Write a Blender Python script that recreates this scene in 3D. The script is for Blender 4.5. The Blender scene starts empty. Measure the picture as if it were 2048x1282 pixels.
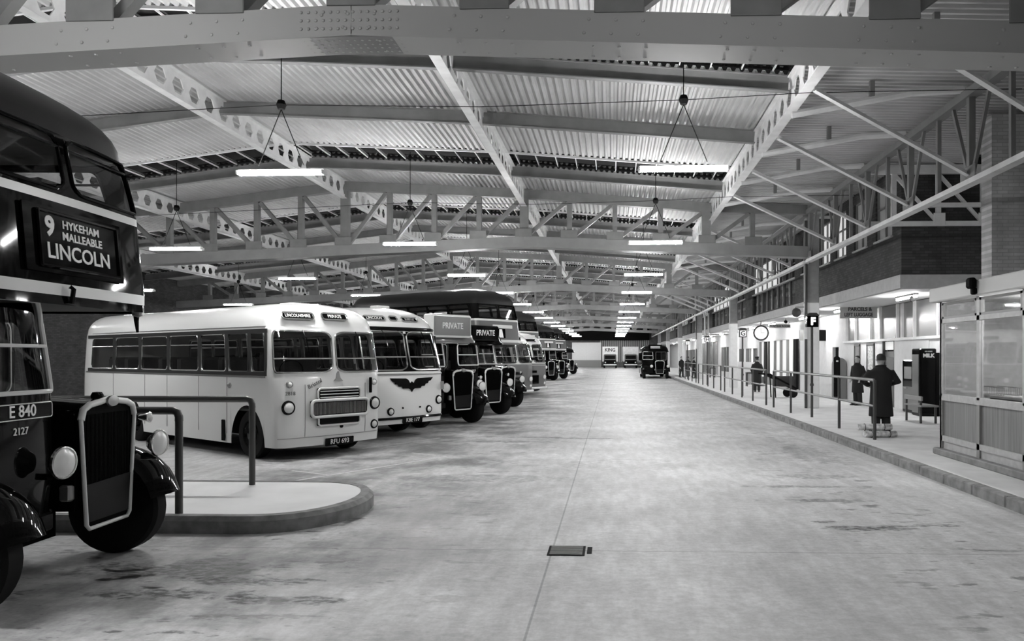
EXPO = 0.0
TUBE = 430
import bpy, math, random
from math import sin, cos, pi, radians, sqrt, atan2
from mathutils import Vector, Matrix
random.seed(7)
SC = bpy.context.scene
COL = SC.collection
V = Vector

# ------------------------------------------------------------------ materials
MATS = {}
def mat(name, g, rough=.6, metal=0., noise=0., nscale=6., bump=0., coat=0., emit=0., spec=.5, stretch=None):
    if name in MATS: return MATS[name]
    m = bpy.data.materials.new(name); m.use_nodes = True
    nt = m.node_tree; b = nt.nodes['Principled BSDF']
    b.inputs['Base Color'].default_value = (g, g, g*.985, 1)
    b.inputs['Roughness'].default_value = rough
    b.inputs['Metallic'].default_value = metal
    b.inputs['Coat Weight'].default_value = coat
    b.inputs['Specular IOR Level'].default_value = spec
    b.inputs['Coat Roughness'].default_value = .08
    if emit:
        b.inputs['Emission Color'].default_value = (1, 1, 1, 1)
        b.inputs['Emission Strength'].default_value = emit
    if noise or bump:
        tc = nt.nodes.new('ShaderNodeTexCoord'); n = nt.nodes.new('ShaderNodeTexNoise')
        n.inputs['Scale'].default_value = nscale; n.inputs['Detail'].default_value = 5
        if stretch:
            mp = nt.nodes.new('ShaderNodeMapping'); mp.inputs['Scale'].default_value = stretch
            nt.links.new(tc.outputs['Object'], mp.inputs[0]); nt.links.new(mp.outputs[0], n.inputs['Vector'])
        else: nt.links.new(tc.outputs['Object'], n.inputs['Vector'])
        if noise:
            r = nt.nodes.new('ShaderNodeMapRange')
            r.inputs['From Min'].default_value = .25; r.inputs['From Max'].default_value = .75
            r.inputs['To Min'].default_value = max(0, g*(1-noise)); r.inputs['To Max'].default_value = min(1, g*(1+noise))
            nt.links.new(n.outputs['Fac'], r.inputs['Value'])
            nt.links.new(r.outputs['Result'], b.inputs['Base Color'])
        if bump:
            bp = nt.nodes.new('ShaderNodeBump'); bp.inputs['Strength'].default_value = bump
            nt.links.new(n.outputs['Fac'], bp.inputs['Height']); nt.links.new(bp.outputs['Normal'], b.inputs['Normal'])
    MATS[name] = m
    return m

def glass_mat(name, tint, refl=.12):
    m = bpy.data.materials.new(name); m.use_nodes = True
    nt = m.node_tree; nt.nodes.clear()
    out = nt.nodes.new('ShaderNodeOutputMaterial'); mx = nt.nodes.new('ShaderNodeMixShader')
    tr = nt.nodes.new('ShaderNodeBsdfTransparent'); gl = nt.nodes.new('ShaderNodeBsdfGlossy')
    lw = nt.nodes.new('ShaderNodeLayerWeight'); lw.inputs['Blend'].default_value = refl
    tr.inputs['Color'].default_value = (tint, tint, tint, 1)
    gl.inputs['Color'].default_value = (.9, .9, .9, 1); gl.inputs['Roughness'].default_value = .03
    lw.inputs['Blend'].default_value = .5
    pw = nt.nodes.new('ShaderNodeMath'); pw.operation = 'POWER'; pw.inputs[1].default_value = 3.5
    ml = nt.nodes.new('ShaderNodeMath'); ml.operation = 'MULTIPLY_ADD'; ml.inputs[1].default_value = .8; ml.inputs[2].default_value = refl*.45
    nt.links.new(lw.outputs['Facing'], pw.inputs[0]); nt.links.new(pw.outputs[0], ml.inputs[0]); nt.links.new(ml.outputs[0], mx.inputs['Fac'])
    nt.links.new(tr.outputs[0], mx.inputs[1]); nt.links.new(gl.outputs[0], mx.inputs[2])
    nt.links.new(mx.outputs[0], out.inputs['Surface'])
    MATS[name] = m
    return m

def brick_mat(name, g1, g2, gm, axis):
    m = bpy.data.materials.new(name); m.use_nodes = True
    nt = m.node_tree; b = nt.nodes['Principled BSDF']; b.inputs['Roughness'].default_value = .9
    tc = nt.nodes.new('ShaderNodeTexCoord'); sp = nt.nodes.new('ShaderNodeSeparateXYZ'); cb = nt.nodes.new('ShaderNodeCombineXYZ')
    bt = nt.nodes.new('ShaderNodeTexBrick')
    bt.inputs['Scale'].default_value = 1; bt.inputs['Brick Width'].default_value = .23; bt.inputs['Row Height'].default_value = .078
    bt.inputs['Mortar Size'].default_value = .008
    for k, g in (('Color1', g1), ('Color2', g2), ('Mortar', gm)): bt.inputs[k].default_value = (g, g, g, 1)
    nt.links.new(tc.outputs['Object'], sp.inputs[0])
    nt.links.new(sp.outputs['Y' if axis == 'x' else 'X'], cb.inputs['X']); nt.links.new(sp.outputs['Z'], cb.inputs['Y'])
    nt.links.new(cb.outputs[0], bt.inputs['Vector'])
    n = nt.nodes.new('ShaderNodeTexNoise'); n.inputs['Scale'].default_value = 1.6; n.inputs['Detail'].default_value = 6
    nt.links.new(tc.outputs['Object'], n.inputs['Vector'])
    mr = nt.nodes.new('ShaderNodeMapRange'); mr.inputs['To Min'].default_value = .45; mr.inputs['To Max'].default_value = 1.5
    nt.links.new(n.outputs['Fac'], mr.inputs['Value'])
    mx = nt.nodes.new('ShaderNodeMix'); mx.data_type = 'RGBA'; mx.blend_type = 'MULTIPLY'; mx.inputs['Factor'].default_value = 1
    nt.links.new(bt.outputs['Color'], mx.inputs['A']); nt.links.new(mr.outputs['Result'], mx.inputs['B'])
    nt.links.new(mx.outputs['Result'], b.inputs['Base Color'])
    MATS[name] = m
    return m

def floor_mat():
    m = bpy.data.materials.new('oil_stained_concrete'); m.use_nodes = True
    nt = m.node_tree; N = nt.nodes; L = nt.links; b = N['Principled BSDF']
    tc = N.new('ShaderNodeTexCoord')
    def noise(scale, sx=1, sy=1, rot=0, det=6, off=(0, 0, 0)):
        mp = N.new('ShaderNodeMapping'); mp.inputs['Scale'].default_value = (sx, sy, 1); mp.inputs['Rotation'].default_value = (0, 0, rot)
        mp.inputs['Location'].default_value = off
        n = N.new('ShaderNodeTexNoise'); n.inputs['Scale'].default_value = scale; n.inputs['Detail'].default_value = det
        n.inputs['Roughness'].default_value = .6
        L.new(tc.outputs['Object'], mp.inputs[0]); L.new(mp.outputs[0], n.inputs['Vector']); return n.outputs['Fac']
    def rng(x, a, c, lo, hi):
        r = N.new('ShaderNodeMapRange'); r.interpolation_type = 'SMOOTHSTEP'
        for k, v in zip(('From Min', 'From Max', 'To Min', 'To Max'), (a, c, lo, hi)): r.inputs[k].default_value = v
        L.new(x, r.inputs['Value']); return r.outputs['Result']
    def mth(op, x, y):
        q = N.new('ShaderNodeMath'); q.operation = op
        for i, s in enumerate((x, y)):
            if isinstance(s, (int, float)): q.inputs[i].default_value = s
            elif s is not None: L.new(s, q.inputs[i])
        return q.outputs[0]
    sp = N.new('ShaderNodeSeparateXYZ'); L.new(tc.outputs['Object'], sp.inputs[0]); X = sp.outputs['X']; Y = sp.outputs['Y']
    base = rng(noise(.45), .3, .7, .47, .65)
    base = mth('MULTIPLY', base, mth('MULTIPLY', rng(noise(2.6, 2.2, .5, .45), .3, .75, .84, 1.09), rng(noise(9, 1, 1.5, det=4), .3, .72, .88, 1.07)))
    base = mth('MULTIPLY', base, rng(noise(30, det=3), .3, .7, .94, 1.06))
    # drips and puddles of oil
    spots = rng(noise(2.1, .8, 1.9, det=8), .585, .64, 0, 1)
    fine = rng(noise(6, .8, 2.4, det=5, off=(3, 9, 0)), .62, .67, 0, 1)
    # where oil collects: under the parked noses, along the kerb lane, near the island mouth
    d1 = mth('SUBTRACT', X, -4.2); d1 = rng(mth('ABSOLUTE', d1, None), .6, 4.0, 1, 0)
    d2 = mth('SUBTRACT', X, 3.5); d2 = rng(mth('ABSOLUTE', d2, None), .2, 1.5, .9, 0)
    zone = mth('MAXIMUM', d1, d2)
    oil = mth('MULTIPLY', mth('MAXIMUM', spots, mth('MULTIPLY', fine, .8)), zone)
    soak = mth('MULTIPLY', rng(noise(.8, 1, 1, det=6, off=(7, 2, 0)), .38, .65, 0, .6), d1)
    base = mth('MULTIPLY', base, mth('SUBTRACT', 1, mth('MULTIPLY', oil, .82)))
    base = mth('MULTIPLY', base, mth('SUBTRACT', 1, soak))
    # single spills with their own outlines
    wob = noise(3.2, 1, 1, det=6, off=(1, 5, 0)); fr = noise(13, .7, 1.6, det=4, off=(4, 1, 0))
    for sx, sy, rx, ry, k in ((2.98, 8.81, .55, .13, .85), (2.55, 9.15, .22, .08, .7), (3.45, 8.95, .5, .06, .7), (3.8, 9.0, .4, .07, .6), (2.9, 10.5, .8, .12, .6), (2.75, 11.6, 1.0, .10, .6), (3.3, 12.6, .8, .25, .4), (4.0, 15.5, .6, 1.6, .35),
                              (.25, 13.8, 1.5, .75, .22), (-.73, 18.2, .9, .14, .7), (-1.8, 18.4, 1.0, .12, .65), (-2.6, 17.4, 1.3, .2, .5), (-3.7, 6.15, .75, .16, .8), (-3.2, 6.55, .7, .14, .75), (-4.1, 6.9, 1.1, .35, .6), (-2.7, 6.05, .6, .12, .75), (-2.2, 12.2, 1.6, .45, .35), (-3.0, 14.0, 1.2, .5, .4)):
        dx = mth('DIVIDE', mth('SUBTRACT', X, sx), rx); dy = mth('DIVIDE', mth('SUBTRACT', Y, sy), ry)
        r2 = mth('ADD', mth('MULTIPLY', dx, dx), mth('MULTIPLY', dy, dy))
        dd = mth('ADD', r2, mth('MULTIPLY', mth('SUBTRACT', wob, .5), 4.5))
        q = mth('MULTIPLY', rng(dd, .35, 1.0, 1, 0), rng(fr, .40, .58, .25, 1))
        base = mth('MULTIPLY', base, mth('SUBTRACT', 1, mth('MULTIPLY', q, k)))
    # expansion joints
    def joint(axis, pos, per, lo, hi):
        q = mth('SUBTRACT', axis, pos)
        if per: q = mth('PINGPONG', q, per)
        return rng(mth('ABSOLUTE', q, None), .006, .014, .62, 1)
    base = mth('MULTIPLY', base, joint(X, -.62, 0, 0, 0))
    base = mth('MULTIPLY', base, joint(Y, 7.7, 3.4, 0, 0))
    L.new(base, b.inputs['Base Color'])
    L.new(rng(oil, 0, 1, .62, .3), b.inputs['Roughness']); b.inputs['Specular IOR Level'].default_value = .3
    bp = N.new('ShaderNodeBump'); bp.inputs['Strength'].default_value = .15; L.new(noise(14), bp.inputs['Height']); L.new(bp.outputs[0], b.inputs['Normal'])
    return m

# ------------------------------------------------------------------ mesh builder
class MB:
    def __init__(s): s.v = []; s.f = []
    def add(s, vs, fs, M=None):
        k = len(s.v)
        s.v += [tuple(M @ V(p)) if M else tuple(p) for p in vs]
        s.f += [tuple(k+i for i in f) for f in fs]; return s
    def box(s, x0, x1, y0, y1, z0, z1, M=None):
        vs = [(x, y, z) for z in (z0, z1) for y in (y0, y1) for x in (x0, x1)]
        return s.add(vs, [(0, 2, 3, 1), (4, 5, 7, 6), (0, 1, 5, 4), (2, 6, 7, 3), (0, 4, 6, 2), (1, 3, 7, 5)], M)
    def rbox(s, x0, x1, y0, y1, z0, z1, r, M=None):      # box with all edges chamfered
        def ring(z, i):
            return [(x0+i+r, y0+i, z), (x1-i-r, y0+i, z), (x1-i, y0+i+r, z), (x1-i, y1-i-r, z), (x1-i-r, y1-i, z), (x0+i+r, y1-i, z), (x0+i, y1-i-r, z), (x0+i, y0+i+r, z)]
        R = [ring(z0, r*.7), ring(z0+r, 0), ring(z1-r, 0), ring(z1, r*.7)]
        vs = sum(R, []); fs = [tuple(range(7, -1, -1)), tuple(range(24, 32))]
        for a in range(3):
            for i in range(8):
                j = (i+1) % 8; fs.append((a*8+i, a*8+j, a*8+8+j, a*8+8+i))
        return s.add(vs, fs, M)
    def bar(s, p, q, w, h, up=(0, 0, 1)):
        p = V(p); q = V(q); d = (q-p); n = d.length
        if n < 1e-6: return s
        d.normalize(); u = V(up)
        if abs(d.dot(u)) > .99: u = V((0, 1, 0))
        x = d.cross(u).normalized(); y = x.cross(d)
        vs = [p+x*a*w/2+y*b*h/2 for a, b in ((-1, -1), (1, -1), (1, 1), (-1, 1))]
        vs += [v+d*n for v in vs]
        return s.add(vs, [(3, 2, 1, 0), (4, 5, 6, 7), (0, 1, 5, 4), (1, 2, 6, 5), (2, 3, 7, 6), (3, 0, 4, 7)])
    def tube(s, path, r, n=8, closed=False, M=None):
        P = [V(p) for p in path]
        if not closed:
            P = [p for i, p in enumerate(P) if i == 0 or (p-P[i-1]).length > 1e-5]
        m = len(P); rs = r if isinstance(r, (list, tuple)) else [r]*m
        vs = []; prev = None
        for i, p in enumerate(P):
            a = P[(i-1) % m] if closed or i > 0 else p; c = P[(i+1) % m] if closed or i < m-1 else p
            t = (c-a).normalized() if (c-a).length > 1e-9 else V((0, 0, 1))
            if prev is None:
                u = V((0, 0, 1)) if abs(t.z) < .9 else V((1, 0, 0)); x = t.cross(u).normalized()
            else:
                x = (prev-t*prev.dot(t))
                x = x.normalized() if x.length > 1e-6 else prev
            prev = x; y = t.cross(x)
            vs += [p+(x*cos(2*pi*k/n)+y*sin(2*pi*k/n))*rs[i] for k in range(n)]
        fs = []
        for i in range(m if closed else m-1):
            j = (i+1) % m
            for k in range(n):
                l = (k+1) % n; fs.append((i*n+k, i*n+l, j*n+l, j*n+k))
        if not closed: fs += [tuple(range(n-1, -1, -1)), tuple(range((m-1)*n, m*n))]
        return s.add(vs, fs, M)
    def lathe(s, prof, n=24, M=None):                    # profile of (r, z) about Z
        vs = []; fs = []
        for r, z in prof: vs += [(r*cos(2*pi*k/n), r*sin(2*pi*k/n), z) for k in range(n)]
        for i in range(len(prof)-1):
            for k in range(n):
                l = (k+1) % n; fs.append((i*n+k, i*n+l, (i+1)*n+l, (i+1)*n+k))
        if prof[0][0] > 1e-6: fs.append(tuple(range(n-1, -1, -1)))
        if prof[-1][0] > 1e-6: fs.append(tuple(range((len(prof)-1)*n, len(prof)*n)))
        return s.add(vs, fs, M)
    def prism(s, poly, h, M=None):                       # polygon in XY pulled along Z
        n = len(poly)
        vs = [(x, y, 0) for x, y in poly]+[(x, y, h) for x, y in poly]
        return s.add(vs, [tuple(range(n-1, -1, -1)), tuple(range(n, 2*n))]+[(i, (i+1) % n, n+(i+1) % n, n+i) for i in range(n)], M)
    def rings(s, R, cap0=True, cap1=True):
        n = len(R[0]); vs = sum([list(r) for r in R], []); fs = []
        for i in range(len(R)-1):
            for k in range(n):
                l = (k+1) % n; fs.append((i*n+k, i*n+l, (i+1)*n+l, (i+1)*n+k))
        if cap0: fs.append(tuple(range(n-1, -1, -1)))
        if cap1: fs.append(tuple(range((len(R)-1)*n, len(R)*n)))
        return s.add(vs, fs)
    def mesh(s, name):
        me = bpy.data.meshes.new(name); me.from_pydata(s.v, [], s.f); me.validate(); me.update(); return me
    def build(s, name, m, parent=None, smooth=None, loc=None, rz=0, bevel=0):
        me = s.mesh(name); o = bpy.data.objects.new(name, me); COL.objects.link(o)
        me.materials.append(m)
        import bmesh
        bm = bmesh.new(); bm.from_mesh(me); bmesh.ops.recalc_face_normals(bm, faces=bm.faces); bm.to_mesh(me); bm.free()
        if smooth is not None:
            me.polygons.foreach_set('use_smooth', [True]*len(me.polygons)); me.set_sharp_from_angle(angle=radians(smooth))
        if parent: o.parent = parent
        if loc: o.location = loc
        if rz: o.rotation_euler = (0, 0, rz)
        if bevel:
            md = o.modifiers.new('bevel', 'BEVEL'); md.width = bevel; md.segments = 2; md.limit_method = 'ANGLE'
        return o

def tag(o, label=None, cat=None, group=None, kind=None):
    if label: o['label'] = label
    if cat: o['category'] = cat
    if group: o['group'] = group
    if kind: o['kind'] = kind
    return o
def thing(name, label, cat, loc=(0, 0, 0), rz=0, group=None):
    o = bpy.data.objects.new(name, None); COL.objects.link(o); o.empty_display_size = .2
    o.location = loc; o.rotation_euler = (0, 0, rz)
    return tag(o, label, cat, group)
def dup(o, parent=None):
    c = o.copy(); COL.objects.link(c); c.parent = parent
    for ch in list(o.children): dup(ch, c)
    return c
def clone(o, label, loc=None, rz=None, group=None):
    c = dup(o); c['label'] = label
    if loc is not None: c.location = loc
    if rz is not None: c.rotation_euler = (0, 0, rz)
    if group: c['group'] = group
    return c
def struct(o): o['kind'] = 'structure'; return o
def frame(o, x, y, z):                                   # matrix from origin and axes
    M = Matrix.Identity(4)
    for i, a in enumerate((x, y, z)):
        a = V(a).normalized()
        for j in range(3): M[j][i] = a[j]
    M.translation = V(o); return M
def text(s, size, M, m, parent, name='lettering', bold=0., sx=1., depth=.004, align='CENTER', gap=1.):
    cu = bpy.data.curves.new(name, 'FONT'); cu.body = s; cu.size = size; cu.align_x = align; cu.align_y = 'CENTER'
    cu.extrude = depth; cu.offset = bold; cu.space_character = gap; cu.resolution_u = 3
    t = bpy.data.objects.new(name+'_curve', cu)
    me = bpy.data.meshes.new_from_object(t); me.name = name
    bpy.data.objects.remove(t); bpy.data.curves.remove(cu)
    me.transform(M @ Matrix.Diagonal((sx, 1, 1, 1)))
    me.materials.clear(); me.materials.append(m)
    o = bpy.data.objects.new(name, me); COL.objects.link(o)
    if parent: o.parent = parent
    return o
def rrect(cx, cy, w, h, r, n=5):
    out = []
    for k, (sx, sy) in enumerate(((1, 1), (-1, 1), (-1, -1), (1, -1))):
        for i in range(n+1):
            a = (k+i/n)*pi/2; out.append((cx+sx*(w/2-r)+r*cos(a), cy+sy*(h/2-r)+r*sin(a)))
    return out
ORD = ['first', 'second', 'third', 'fourth', 'fifth', 'sixth', 'seventh', 'eighth', 'ninth', 'tenth', 'eleventh', 'twelfth', 'thirteenth', 'fourteenth', 'fifteenth', 'sixteenth', 'seventeenth', 'eighteenth', 'nineteenth', 'twentieth', 'twenty-first', 'twenty-second', 'twenty-third', 'twenty-fourth']

M_white = mat('white_paint', .9, .45, noise=.12, nscale=3)
M_steel = mat('painted_steel', .21, .5, noise=.15, nscale=2.5)
M_sheet = mat('corrugated_sheet', .58, .5, noise=.12, nscale=1.2)
M_grey = mat('grey_paint', .25, .5)
M_black = mat('black_paint', .003, .06, spec=.1)
M_dark = mat('dark_enamel', .004, .05, spec=.14)
M_darkmatt = mat('dark_matt', .006, .7, spec=.03); M_roofd = mat('dark_roof_paint', .012, .45, spec=.3); M_grille = mat('grille_black', .003, .6, spec=.02)
M_rubber = mat('rubber', .008, .8, spec=.15)
M_chrome = mat('chrome', .75, .18, metal=1)
M_dull = mat('dull_metal', .35, .4, metal=.8)
M_cream = mat('cream_coach_paint', .88, .22, coat=.5)
M_band = mat('white_enamel_band', .78, .3)
M_text = mat('white_lettering', .88, .5)
M_dtext = mat('dark_lettering', .03, .6)
M_lens = mat('headlamp_lens', .85, .25)  # white diffuse colour stands in for the lens's bright reflection
M_seat = mat('seat_moquette', .03, .9)
M_floorin = mat('saloon_floor', .05, .8)
M_inside = mat('saloon_lining', .6, .7)
M_midgrey = mat('mid_grey_enamel', .12, .3, coat=.4)
M_wood = mat('varnished_wood', .20, .45, noise=.3, nscale=9, stretch=(1, 3, .12))
M_woodl = mat('pale_timber', .45, .5, noise=.15, nscale=9)
M_islandtop = mat('pale_paving', .82, .8, noise=.06, nscale=2)
M_conc = mat('platform_concrete', .74, .8, noise=.12, nscale=2)
M_kerb = mat('kerb_stone', .22, .9, noise=.45, nscale=5, bump=.3)
M_rail = mat('rail_paint', .05, .4)
M_plaster = mat('white_plaster', .78, .7, noise=.05)
M_fascia = mat('grey_fascia', .5, .7, noise=.1)
M_column = mat('grey_column', .30, .7, noise=.12)
M_tube = mat('lit_fluorescent_tube', .9, .4, emit=TUBE*.86); M_tuben = mat('lit_strongest_tube', .9, .4, emit=TUBE*1.05); M_tubeb = mat('lit_weaker_tube', .9, .4, emit=TUBE*.8); M_tubec = mat('lit_weakest_tube', .9, .4, emit=TUBE*.3)  # same tubes; strengths graded by position to balance the hall's brightness
M_glass = glass_mat('window_glass', .8, .10)
M_glassd = glass_mat('coach_glass', .8, .08)
M_night = mat('night_glass', .004, .08, spec=.25)
M_brick = brick_mat('dark_brick', .05, .085, .04, 'x')
M_brickt = brick_mat('dark_brick_end', .05, .085, .04, 'y')
M_brickl = brick_mat('pale_brick', .42, .50, .40, 'x')
M_pier = brick_mat('grey_brick', .5, .62, .42, 'y')
# ------------------------------------------------------------------ coachwork loft
class Body:
    """levels: (z, front x, half width, corner radius); rear at x=-L; yo shifts it sideways"""
    def __init__(s, levels, L, bulge=.06, yo=0., rr=.25, rearlean=0.):
        s.lv = levels; s.L = L; s.b = bulge; s.yo = yo; s.rr = rr; s.rl = rearlean
    def dims(s, z):
        l = s.lv
        if z <= l[0][0]: return l[0][1:]
        for a, b in zip(l, l[1:]):
            if z <= b[0]:
                t = (z-a[0])/(b[0]-a[0]) if b[0] > a[0] else 1
                return tuple(a[i]+(b[i]-a[i])*t for i in (1, 2, 3))
        return l[-1][1:]
    def pt(s, p, z, off=0.):
        xf, w, rc = s.dims(z); rc = min(rc, w*.95); rr = min(s.rr, w*.95)
        xr = -s.L+max(0, z-1.2)*s.rl; c0 = xf-s.b-rc; r0 = xr+rr
        w2 = w-rc
        if p <= 1: q = (r0+(c0-r0)*p, -w); n = (0, -1)
        elif p <= 2: a = (p-1)*pi/2; q = (c0+rc*sin(a), -w2-rc*cos(a)); n = (sin(a), -cos(a))
        elif p <= 3: t = (p-2)*2-1; q = (xf-s.b*t*t, t*w2); n = (1, .2*t*s.b/max(w2, .1)*2)
        elif p <= 4: a = (4-p)*pi/2; q = (c0+rc*sin(a), w2+rc*cos(a)); n = (sin(a), cos(a))
        elif p <= 5: q = (c0+(r0-c0)*(p-4), w); n = (0, 1)
        elif p <= 6: a = (p-5)*pi/2; q = (r0-rr*sin(a), w-rr+rr*cos(a)); n = (-sin(a), cos(a))
        elif p <= 7: t = 1-(p-6)*2; q = (xr, t*(w-rr)); n = (-1, 0)
        else: a = (8-p)*pi/2; q = (r0-rr*sin(a), -(w-rr)-rr*cos(a)); n = (-sin(a), -cos(a))
        return V((q[0]+n[0]*off, q[1]+n[1]*off+s.yo, z))
    def px(s, x, z, side=-1):                             # p of a point on a side at length x
        xf, w, rc = s.dims(z); c0 = xf-s.b-min(rc, w*.95); r0 = -s.L+max(0, z-1.2)*s.rl+min(s.rr, w*.95)
        t = (x-r0)/(c0-r0)
        return t if side < 0 else 5-t
    def py(s, y, z):                                      # p of a point on the front at y
        xf, w, rc = s.dims(z); rc = min(rc, w*.95); w2 = w-rc; y -= s.yo
        if abs(y) <= w2: return 2.5+y/w2/2
        a = math.acos(min(1, (abs(y)-w2)/rc))/(pi/2)
        return 1+a if y < 0 else 4-a
    def front(s, y, z, off=0.): return s.pt(s.py(y, z), z, off)
    def frame(s, y, z, off=0.):                           # text frame on the front
        e = .03; o = s.front(y, z, off); x = s.front(y+e, z)-s.front(y-e, z); u = s.front(y, z+e)-s.front(y, z-e)
        x.normalize(); n = x.cross(u).normalized(); return frame(o, x, n.cross(x), n)
    def loop(s, h, off=0., sub=6):
        p0, p1, z0, z1, r = h[:5]; zm = (z0+z1)/2
        W = sum((s.pt(p0+(p1-p0)*(i+1)/8, zm)-s.pt(p0+(p1-p0)*i/8, zm)).length for i in range(8)); Hh = z1-z0
        out = []; corners = []
        for k, (cx, cz, a0) in enumerate(((1, 1, 0), (0, 1, 1), (0, 0, 2), (1, 0, 3))):
            c = []
            for i in range(5):
                a = (a0+i/4)*pi/2
                x = (W-r if cx else r)+r*cos(a); zz = (Hh-r if cz else r)+r*sin(a)
                c.append((p0+(p1-p0)*x/W, z0+zz))
            corners.append(((p1 if cx else p0, z1 if cz else z0), c))
            out += c
            nx = (((W-r), Hh), (0, Hh-r), (r, 0), (W, r))
            # straight run to the next corner
            a = c[-1]; b = [(p0+(p1-p0)*r/W, z1), (p0, z0+r), (p1-(p1-p0)*r/W, z0), (p1, z1-r)][k]
            out += [(a[0]+(b[0]-a[0])*i/sub, a[1]+(b[1]-a[1])*i/sub) for i in range(1, sub)]
        return [s.pt(p, z, off) for p, z in out], corners
    def shell(s, parent, holes, parts, zs, ps=(), arches=(), cap=True, capname=None):
        """parts: list of (z limit, name, material) from the bottom; holes: (p0, p1, z0, z1, r)"""
        P = set([0, 1, 1.25, 1.5, 1.75, 2, 2.25, 2.5, 2.75, 3, 3.25, 3.5, 3.75, 4, 5, 5.33, 5.67, 6, 7, 7.33, 7.67, 8]+list(ps))
        Z = set(zs)|set(l[0] for l in s.lv)
        for h in list(holes)+list(arches): P |= {h[0], h[1]}; Z |= {h[2], h[3]}
        for q in parts[:-1]: Z.add(q[0])
        P = sorted(P); Z = sorted(Z)
        P = [p for i, p in enumerate(P) if i == 0 or p-P[i-1] > 1e-4]; Z = [z for i, z in enumerate(Z) if i == 0 or z-Z[i-1] > 1e-4]
        mbs = {}
        def part(z):
            for q in parts:
                if z < q[0]: return q
            return parts[-1]
        for i in range(len(P)-1):
            for j in range(len(Z)-1):
                pm = (P[i]+P[i+1])/2; zm = (Z[j]+Z[j+1])/2
                if any(h[0] < pm < h[1] and h[2] < zm < h[3] for h in list(holes)+list(arches)): continue
                q = part(zm); mb = mbs.setdefault(q[1], (MB(), q[2]))[0]
                mb.add([s.pt(P[i], Z[j]), s.pt(P[i+1], Z[j]), s.pt(P[i+1], Z[j+1]), s.pt(P[i], Z[j+1])], [(0, 1, 2, 3)])
        for h in holes:
            q = part((h[2]+h[3])/2); mb = mbs.setdefault(q[1], (MB(), q[2]))[0]
            for (cp, cz), c in s.loop(h)[1]:
                pts = [s.pt(cp, cz)]+[s.pt(p, z) for p, z in c]
                mb.add(pts, [(0, k, k+1) for k in range(1, len(c))])
        for h in arches:
            q = part((h[2]+h[3])/2); mb = mbs.setdefault(q[1], (MB(), q[2]))[0]
            pm = (h[0]+h[1])/2; hp = (h[1]-h[0])/2; n = 8
            for sg in (-1, 1):
                c = [(pm+sg*hp*cos(a*pi/2/n), h[2]+(h[3]-h[2])*sin(a*pi/2/n)) for a in range(n+1)]
                pts = [s.pt(pm+sg*hp, h[3])]+[s.pt(p, z) for p, z in c]
                mb.add(pts, [(0, k, k+1) for k in range(1, n+1)])
        if cap:
            q = parts[-1]; mb = mbs.setdefault(q[1], (MB(), q[2]))[0]; zt = Z[-1]
            PP = [0, .25, .5, .75, 1, 1.25, 1.5, 1.75, 2, 2.25, 2.5]
            for a, b in zip(PP, PP[1:]):
                A = s.pt(a, zt); B = s.pt(b, zt); A2 = s.pt(5-a, zt); B2 = s.pt(5-b, zt)
                ca = V((A.x, s.yo, zt+.02)); cb = V((B.x, s.yo, zt+.02))
                mb.add([A, B, cb, ca], [(0, 1, 2, 3)]); mb.add([A2, B2, cb, ca], [(3, 2, 1, 0)])
            a = s.pt(0, zt); b = s.pt(5, zt); mb.add([s.pt(p, zt) for p in (5, 5.33, 5.67, 6, 7, 7.33, 7.67, 8)]+[V((a.x, s.yo, zt+.02))], [tuple(range(9))])
        out = {}
        import bmesh
        for nm, (mb, m) in mbs.items():
            o = mb.build(nm, m, parent, 40)
            bm = bmesh.new(); bm.from_mesh(o.data); bmesh.ops.remove_doubles(bm, verts=bm.verts, dist=.0008)
            bmesh.ops.recalc_face_normals(bm, faces=bm.faces); bm.to_mesh(o.data); bm.free()
            o.data.polygons.foreach_set('use_smooth', [True]*len(o.data.polygons)); o.data.set_sharp_from_angle(angle=radians(38))
            out[nm] = o
        return out
    def lining(s, parent, z0, m=None, d=.05):
        mb = MB(); Z = sorted({z0}|{l[0] for l in s.lv if l[0] > z0}); P = [0, .5, 1, 1.5, 2, 2.5, 3, 3.5, 4, 4.5, 5, 5.5, 6, 7, 7.5, 8]
        for i in range(len(P)-1):
            for a, b in zip(Z, Z[1:]):
                da = d*(a-z0)/(Z[-1]-z0); db = d*(b-z0)/(Z[-1]-z0)
                mb.add([s.pt(P[i], a, -d)-V((0, 0, da)), s.pt(P[i+1], a, -d)-V((0, 0, da)), s.pt(P[i+1], b, -d)-V((0, 0, db)), s.pt(P[i], b, -d)-V((0, 0, db))], [(0, 1, 2, 3)])
        zt = Z[-1]; mb.add([s.pt(p, zt, -d)-V((0, 0, d)) for p in P[:-1]], [tuple(range(len(P)-1))])
        return mb.build('ceiling_lining', m or M_inside, parent, 40)
    def pane(s, h, m, parent, fm=None, fr=.016, bar=None, name='window_pane', vent=None):
        p0, p1, z0, z1, r = h[:5]; mb = MB(); n = 8 if p1-p0 > .3 or (p0 > .95 and p1 < 4.05) else 2; k = 3
        vs = [s.pt(p0+(p1-p0)*i/n, z0+(z1-z0)*j/k, -.012) for j in range(k+1) for i in range(n+1)]
        fs = [(j*(n+1)+i, j*(n+1)+i+1, (j+1)*(n+1)+i+1, (j+1)*(n+1)+i) for j in range(k) for i in range(n)]
        o = mb.add(vs, fs).build(name, m, parent, 40)
        if fm:
            f = MB().tube(s.loop(h, .004)[0], fr, 6, True)
            for zb in (bar or []):
                f.tube([s.pt(p0+(p1-p0)*i/8, z0+(z1-z0)*zb, .006) for i in range(9)], fr*.8, 6)
            f.build('window_frame', fm, o, 50)
        return o

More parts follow.
